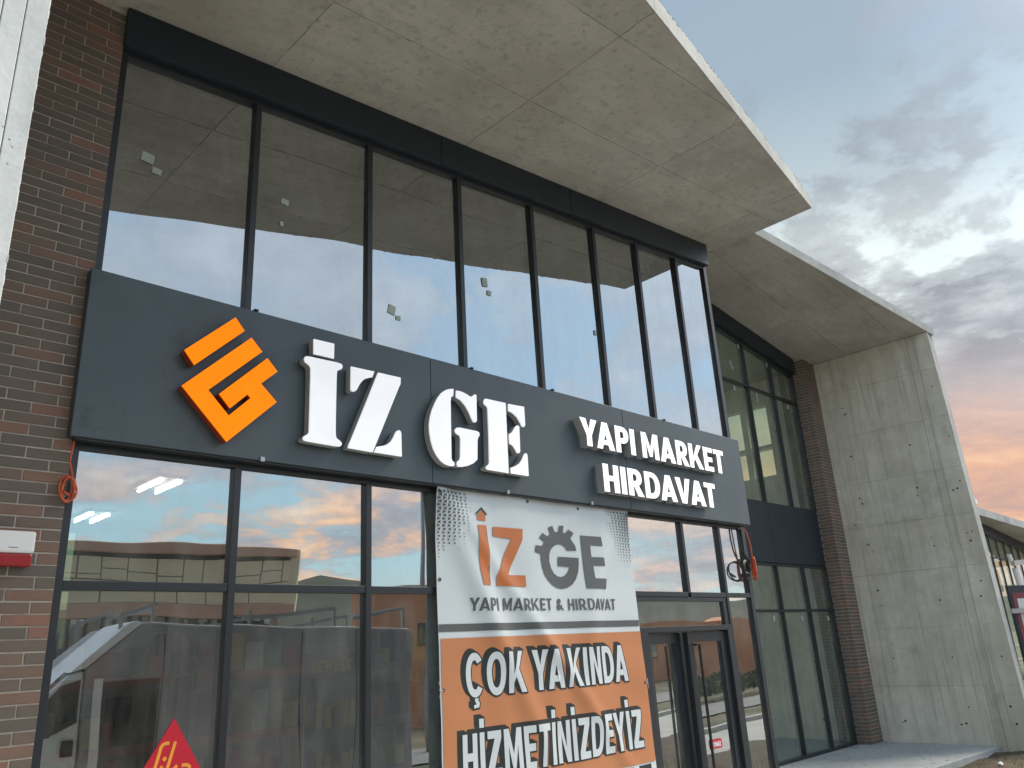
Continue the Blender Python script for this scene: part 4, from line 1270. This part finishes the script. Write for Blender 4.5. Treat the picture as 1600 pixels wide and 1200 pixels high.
# header, cladding band, frames, panes
hb2 = lambda x: s2(x) - .335
for a, b in ((X0, 11.6), (11.606, 13.7), (13.706, PX0 - .03)):
    MB().prism([(a, hb2(a)), (b, hb2(b)), (b, s2(b) - .002), (a, s2(a) - .002)], XZ, 7.02, 7.20).build('header_panel', K['cladding'], unit, bevel=.003)
wall2 = link('curtain_wall', None, None, unit)
M2 = [9.50, 10.55, 11.62, 12.68, 13.73, 14.78, PX0 - .055]
W2 = .052; Y0, Y1 = 7.10, 7.22
for x in M2:
    frame_bar([(x, 4.31), (x + W2, 4.31), (x + W2, hb2(x + W2) - .001), (x, hb2(x) - .001)], Y0, Y1, 'mullion', 'frame2', wall2)
    frame_bar([(x, 0.0), (x + W2, 0.0), (x + W2, 3.243), (x, 3.243)], Y0, Y1, 'mullion', 'frame2', wall2)
for i in range(6):
    a, b = M2[i] + W2 + .001, M2[i + 1] - .001
    zt2 = lambda x: hb2(x) - .05
    frame_bar([(a, zt2(a)), (b, zt2(b)), (b, hb2(b) - .001), (a, hb2(a) - .001)], Y0 + .006, Y1 - .01, 'transom', 'frame2', wall2)
    for z in (6.615, 2.385, 4.315, 3.195, 0.0):
        frame_bar([(a, z), (b, z), (b, z + .048), (a, z + .048)], Y0 + .006, Y1 - .01, 'transom', 'frame2', wall2)
    p = MB(); ti = R.uniform(-.0008, .0008); cx_ = (a + b) / 2
    p.add([(u, D2 + (u - cx_) * ti, v) for u, v in ((a - .004, 6.66), (b + .004, 6.66), (b + .004, zt2(b) + .004), (a - .004, zt2(a) + .004))], [(0, 1, 2, 3)])
    p.build('pane', K['glass_far'], wall2)
    for z0, z1 in ((4.36, 6.618), (2.43, 3.198), (.045, 2.388)):
        flat_pane(a - .004, b + .004, z0, z1, 'glass_far', wall2, D2, .0008)
    MB().box(M2[i] + .003, M2[i + 1] - .003, 7.085, 7.2, 3.246, 4.308).build('band_panel', K['cladding'], unit, bevel=.003)
# interior of the unit: an empty shell with tall windows in its far side
inn2 = link('interior', None, None, unit)
MB().box(9.42, FX, 7.25, 18, -.02, -.001).build('floor', K['int_floor'], inn2)
MB().box(9.42, FX + .012, 17.9, 18.1, -.1, 7.0).build('wall', K['int_dark'], inn2)
for x in (11.0, 13.6): MB().box(x, x + .35, 10.4, 10.75, 0, s2(x) - .01).build('post', K['int_dark'], inn2)
sw = MB()
yc = [8.0, 8.09, 8.60, 8.75, 9.29, 9.45, 9.95, 19]
for i in range(7):
    if i % 2:
        sw.box(FX + .012, FX + .255, yc[i], yc[i + 1], -.3, 5.36).box(FX + .012, FX + .255, yc[i], yc[i + 1], 5.985, 6.06).box(FX + .012, FX + .255, yc[i], yc[i + 1], 6.98, FTOP)
        for z0, z1 in ((5.36, 5.985), (6.06, 6.98)):
            link('pane', mesh_of('pane', [(FX + .1, yc[i], z0), (FX + .1, yc[i + 1], z0), (FX + .1, yc[i + 1], z1), (FX + .1, yc[i], z1)], [(0, 1, 2, 3)], False), K['glass_clear2'], inn2)
    else: sw.box(FX + .012, FX + .255, yc[i], yc[i + 1], -.3, FTOP)
sw.build('side_wall', K['fin'], inn2)
LBL2 = 'small pale paper label on the %s glass of the set back building'
for p in ((1153, 541), (1141, 567), (1144, 574), (1147, 606), (1182, 618), (1183, 624), (1197, 562), (1198, 570), (1231, 636), (1209, 966), (1253, 966), (1294, 966), (1214, 895), (1258, 899)):
    o = label_sticker(p, D2 - .003, .06, .09, LBL2 % ('upper green tinted' if p[1] < 700 else 'lower green tinted')); o['group'] = 'paper labels on the set back building'
settle(unit, (13, D2, 0))

# small floodlight on the outside of the fin
fl = thing('floodlight', 'small white floodlight fixed high on the outer edge of the concrete fin wall', 'light')
MB().box(FX + .256, FX + .40, 4.40, 4.5, 4.12, 4.22).build('housing', K['white'], fl, bevel=.01)
MB().box(FX + .255, FX + .275, 4.43, 4.47, 4.06, 4.12).build('bracket', K['steel'], fl)
settle(fl, (FX + .26, 4.45, 4.06))

# ================================================================== BOARD BESIDE THE FIN
bd = thing('notice_board', 'dark framed board with red border standing beside the concrete fin wall', 'board')
o0 = Vector((FX + .30, 4.22, 0)); du = Vector((-.93, -.37, 0)).normalized(); dn = Vector((.37, -.93, 0)).normalized()
du = Vector((.93, -.36, 0)).normalized(); dn = Vector((-.36, -.93, 0)).normalized()
def bq(u0, u1, z0, z1, d0, d1):
    c = o0 + du * (u0 + u1) / 2 + dn * (d0 + d1) / 2 + Vector((0, 0, (z0 + z1) / 2))
    return MB().obox(c, du * (u1 - u0) / 2, dn * (d1 - d0) / 2, (0, 0, (z1 - z0) / 2))
bq(0, 2.2, .55, 2.62, -.05, 0).build('frame', K['cladding'], bd)
bq(.055, 2.14, .60, 2.49, .001, .006).build('border', K['maroon'], bd)
bq(.155, 2.04, .70, 2.39, .0065, .010).build('face', K['pale'], bd)
for u in (.06, 2.08): bq(u, u + .08, -.3, .55, -.06, .0).build('post', K['steel'], bd)
bq(-.10, .42, 2.14, 2.22, .02, .05).build('clamp', K['steel'], bd)
settle(bd, o0 + Vector((0, 0, -.14)))

# ================================================================== THIRD BUILDING BEYOND
D3 = 10.0
third = thing('unit_building', 'further glass fronted building with dark header seen past the concrete fin wall', 'building')
s3 = lambda x: 7.46 - .052 * x
s3 = lambda x: 5.97 - .0905 * (x - 38)
F3 = lambda x: 9.46 - .139 * (x - 35.9)
roof3 = slope_slab([(33, F3(33)), (48, F3(48)), (48, 20), (33, 20)], s3, .28, 'roof', K['soffit'], third)
vs = []
for x in (33, 48):
    for dn_ in (0, .008):
        for dz in (-.01, .29): vs.append((x, F3(x) - dn_, s3(x) + .012 + dz))
MB().add(vs, [(0, 1, 3, 2), (4, 6, 7, 5), (2, 3, 7, 6), (0, 4, 5, 1), (0, 2, 6, 4), (1, 5, 7, 3)]).build('edge_panel', K['fascia'], roof3)
MB().prism([(33, s3(33) - .42), (48, s3(48) - .42), (48, s3(48)), (33, s3(33))], XZ, D3 - .1, D3 + .1).build('header_panel', K['cladding'], third)
w3 = link('curtain_wall', None, None, third)
for i in range(14):
    x = 34 + i * 1.04
    frame_bar([(x, -.2), (x + .06, -.2), (x + .06, s3(x + .06) - .42), (x, s3(x) - .42)], D3 - .03, D3 + .08, 'mullion', 'frame2', w3)
    flat_pane(x + .055, x + 1.045, -.1, s3(x + 1.04) - .40, 'glass_far', w3, D3, .001)
    frame_bar([(x + .061, 4.62), (x + 1.039, 4.62), (x + 1.039, 4.68), (x + .061, 4.68)], D3 - .02, D3 + .07, 'transom', 'frame2', w3)
MB().box(33, 48, 14, 14.2, -.2, 4.9).build('wall', K['int_wall'], third)
settle(third, (40, D3, 0))
dp = thing('downpipe', 'white pipe with a crossing bar in front of the further glass building', 'pipe')
MB().tube([(39.1, 9.6, 4.75), (39.2, 9.6, 4.5)], .10, 10).build('pipe', K['white'], dp)
MB().tube([(39.55, 9.6, 4.2), (39.75, 9.6, 3.3)], .13, 10).build('pipe', K['white'], dp)
MB().bar((39.2, 9.55, 4.38), (42.5, 9.55, 4.62), .12, .22).build('bar', K['steel'], dp)
settle(dp, (39.4, 9.6, 3.3))

# ================================================================== ACROSS THE ROAD (seen in the glass)
ac = thing('office_building', 'wide building with beige panelled upper floor and rounded end, mirrored in the shop windows', 'building')
MB().box(-14, 19.4, -36, -25.2, -.2, 7.0).build('wall', K['clad_pink'], ac)
MB().box(-14, 19.9, -25.2, -24.75, 6.84, 7.25).build('top_band', K['clad_pink'], ac, bevel=.05)
MB().box(-14, 19.6, -25.19, -24.95, 6.70, 6.835).build('painted_shadow_gap', K['frame'], ac)  # solid dark strip painting the shade of a recess under the top band
for k, (z0, z1) in enumerate(((5.7, 6.69), (4.72, 5.69))):
    x = -14.0
    while x < 19.5:
        w = R.choice((.9, 1.2, 1.7, 2.3)); x1 = min(x + w, 19.6)
        zm = R.uniform(z0 + .2, z1 - .2) if R.random() < .35 else None
        if zm:
            MB().box(x + .03, x1 - .03, -25.15, -24.98, z0 + .02, zm - .02).build('facade_panel', K['clad_beige'], ac)
            MB().box(x + .03, x1 - .03, -25.15, -24.98, zm + .02, z1 - .02).build('facade_panel', K['clad_beige'], ac)
        else: MB().box(x + .03, x1 - .03, -25.15, -24.98, z0 + .02, z1 - .02).build('facade_panel', K['clad_beige'], ac)
        x = x1 + .0
        if x1 >= 19.6: break
# flared rounded end
m = MB(); prof = [(-25.0 + .0, 7.25), (-25.0, 4.7)]
for i in range(9):
    a = i / 8 * math.pi / 2
    pass
m.prism([(19.0, -25.21), (19.92, -24.9), (20.6, -26), (20.6, -35), (19.0, -35)], lambda u, v, d: (u + (d - 4.2) * .06, v, d), 4.2, 7.25)
m.build('end_block', K['clad_beige'], ac)
MB().box(-14, 19.9, -25.19, -24.8, 4.12, 4.71).build('middle_band', K['clad_pink'], ac, bevel=.04)
x = -14.0
while x < 18.8:
    w = R.choice((.45, .6, .6, .9)); f = MB().box(x, x + .09, -25.19, -25.0, 1.9, 4.119).build('window_bar', K['frame'], ac)
    flat_pane(x + .09, x + w, 1.9, 4.119, 'glass_any', ac, -25.1, .01, 'pane')
    x += w
MB().box(-14, 19.4, -25.195, -25.05, .9, 1.9).build('plinth_band', K['clad_pink'], ac)
settle(ac, (3, -28, -.2))

ob = thing('rendered_building', 'low orange rendered building with a curved parapet, mirrored in the door glass', 'building')
m = MB(); top = [(24, 4.35)]
m.prism([(15.2, -.2), (75, -.2), (75, 2.85), (40, 2.85), (38.6, 2.9), (38.0, 3.0), (37.3, 3.06), (36.7, 3.0), (36.2, 2.86), (31.5, 2.9), (21.3, 2.95), (21.0, 4.1), (15.2, 4.15)], XZ, -13.0, -11.6)
m.build('wall', K['wall_orange'], ob)
for x0, x1, z0, z1 in ((16.9, 17.3, 2.4, 3.0), (17.4, 17.8, 2.4, 3.0), (31.9, 32.8, .1, 1.5), (41.2, 42.0, 1.2, 2.1), (47, 48.5, 1.2, 2.2)):
    f = MB().box(x0 - .06, x1 + .06, -11.59, -11.54, z0 - .06, z1 + .06).build('window', K['frame'], ob)
    flat_pane(x0, x1, z0, z1, 'glass_any', f, -11.53, .002, 'pane')
settle(ob, (45, -12, -.2))


def bush(x, y, w, h, label):
    t = thing('bush', label, 'bush', 'bushes along the orange wall')
    m = MB(); rr = random.Random(int(x * 31))
    for i in range(520):
        a = rr.uniform(0, 6.28); b = rr.uniform(-.2, 1.5); r = rr.uniform(.45, 1) ** .5
        c = Vector((x + math.cos(a) * math.cos(b) * w * r, y + math.sin(a) * math.cos(b) * w * .7 * r, .1 + max(0, math.sin(b)) * h * r))
        s = rr.uniform(.05, .11); d1 = Vector((rr.uniform(-1, 1), rr.uniform(-1, 1), rr.uniform(-1, 1))).normalized() * s; d2 = d1.orthogonal().normalized() * s * .6
        m.add([c - d1, c + d2, c + d1, c - d2], [(0, 1, 2, 3)])
    m.build('foliage', K['leaf'], t)
    MB().tube([(x, y, -.2), (x + .05, y, h * .6)], lambda q_: .05 - .03 * q_, 6).build('trunk', K['trunk'], t)
    settle(t, (x, y, -.2))


for i in range(9):
    bush(19.5 + i * 1.75, -7.5 + (i % 3) * .12, 1.15 + .12 * (i % 2), .55 + .12 * ((i * 7) % 3), 'dense green bush by the orange wall, %s in the row' % ('first', 'second', 'third', 'fourth', 'fifth', 'sixth', 'seventh', 'eighth', 'last')[i])

lp = thing('street_lamp', 'tall grey street lamp post beside the road, mirrored next to the banner', 'street lamp')
lx, ly = 12.75, -5.8
MB().tube([(lx, ly, -.2), (lx, ly, 4), (lx, ly, 8)], lambda q_: .075 - .03 * q_, 12).build('post', K['steel'], lp, smooth=True)
MB().tube([(lx, ly, 7.95), (lx - .2, ly - .1, 8.25), (lx - 1.2, ly - .7, 8.4)], .03, 8).build('arm', K['steel'], lp, smooth=True)
MB().obox((lx - 1.45, ly - .85, 8.38), (.30, .18, 0), (.05, -.09, 0), (0, 0, .05)).build('lamp_head', K['frame'], lp)
settle(lp, (lx, ly, -.2))

# ================================================================== THE VAN (seen in the glass)
vn = thing('parked_van', 'grey high roofed van with a roof rack parked facing left, mirrored in the shop windows', 'van')
VZ = -.14
m = MB(); m.prism([(3.30, .28), (8.05, .28), (8.05, 2.36), (7.95, 2.42), (3.98, 2.55), (3.90, 2.54), (3.30, 2.02)], XZ, -2.30, -.30)
m.build('body', K['van_body'], vn, bevel=.03)
m = MB(); m.prism([(1.75, .30), (3.30, .28), (3.30, 2.0), (3.12, 1.96), (2.86, 1.72), (2.50, 1.22), (1.95, 1.05), (1.76, .85)], XZ, -2.22, -.34)
m.build('cab', K['van'], vn, bevel=.03)
m = MB(); m.prism([(3.12, 1.985), (3.29, 2.03), (3.88, 2.535), (3.82, 2.56), (3.72, 2.535)], XZ, -1.25, -.292); m.build('fairing', K['van'], vn)
MB().prism([(3.26, 1.90), (3.04, 1.84), (2.90, 1.68), (2.72, 1.30), (2.80, 1.26), (3.05, 1.32), (3.26, 1.42)], XZ, -.345, -.325).build('window', K['glass_van'], vn)
MB().prism([(3.12, 1.975), (2.86, 1.735), (2.53, 1.26), (2.49, 1.24), (2.83, 1.75), (3.1, 2.0)], XZ, -2.0, -.45).build('windscreen', K['glass_any'], vn)
MB().box(3.50, 4.12, -.302, -.29, .35, 1.86).build('door_opening_shade', K['black'], vn)  # flat black panel, the shaded inside of the open door put in as colour
MB().box(3.40, 3.50, -.300, -.285, .33, 1.9).build('pillar', K['van'], vn)
for x in (4.14, 5.02, 6.1, 6.98): MB().box(x, x + .012, -.301, -.296, .35, 2.4).build('seam', K['black'], vn)
MB().box(3.12, 3.24, -.335, -.30, 1.08, 1.24).build('handle', K['black'], vn, bevel=.01)
for x in (2.45, 6.9):
    for y in (-.48, -2.15):
        w = MB().cyl((x, y - .1, .19), (x, y + .1, .19), .33, 22).build('wheel', K['rubber'], vn)
        MB().cyl((x, y - .105, .19), (x, y + .105, .19), .19, 16).build('rim', K['steel'], w)
rk = MB()
for x in (3.67, 4.05, 5.4, 6.68, 7.3, 7.95):
    for y in (-.45, -2.1): rk.box(x - .02, x + .02, y - .02, y + .02, 2.40, 2.70)
for y in (-.45, -2.1): rk.bar((3.6, y, 2.62), (4.1, y, 2.80), .03, .05); rk.bar((5.3, y, 2.60), (6.7, y, 2.72), .03, .05); rk.bar((7.0, y, 2.58), (8.0, y, 2.72), .03, .05)
for x in (4.05, 6.68, 7.95): rk.bar((x, -.45, 2.71), (x, -2.1, 2.71), .03, .05)
rk.build('roof_rack', K['steel'], vn)
MB().box(2.82, 2.95, -.33, -.12, 1.3, 1.55).build('mirror', K['black'], vn, bevel=.02)
MB().box(1.72, 1.80, -.75, -.42, .62, .85).build('headlight', K['white'], vn)
settle(vn, (5, -1.3, VZ))
for o in list(bpy.data.objects):
    if o.get('label') is None and o.parent is None and o.type == 'EMPTY': bpy.data.objects.remove(o)
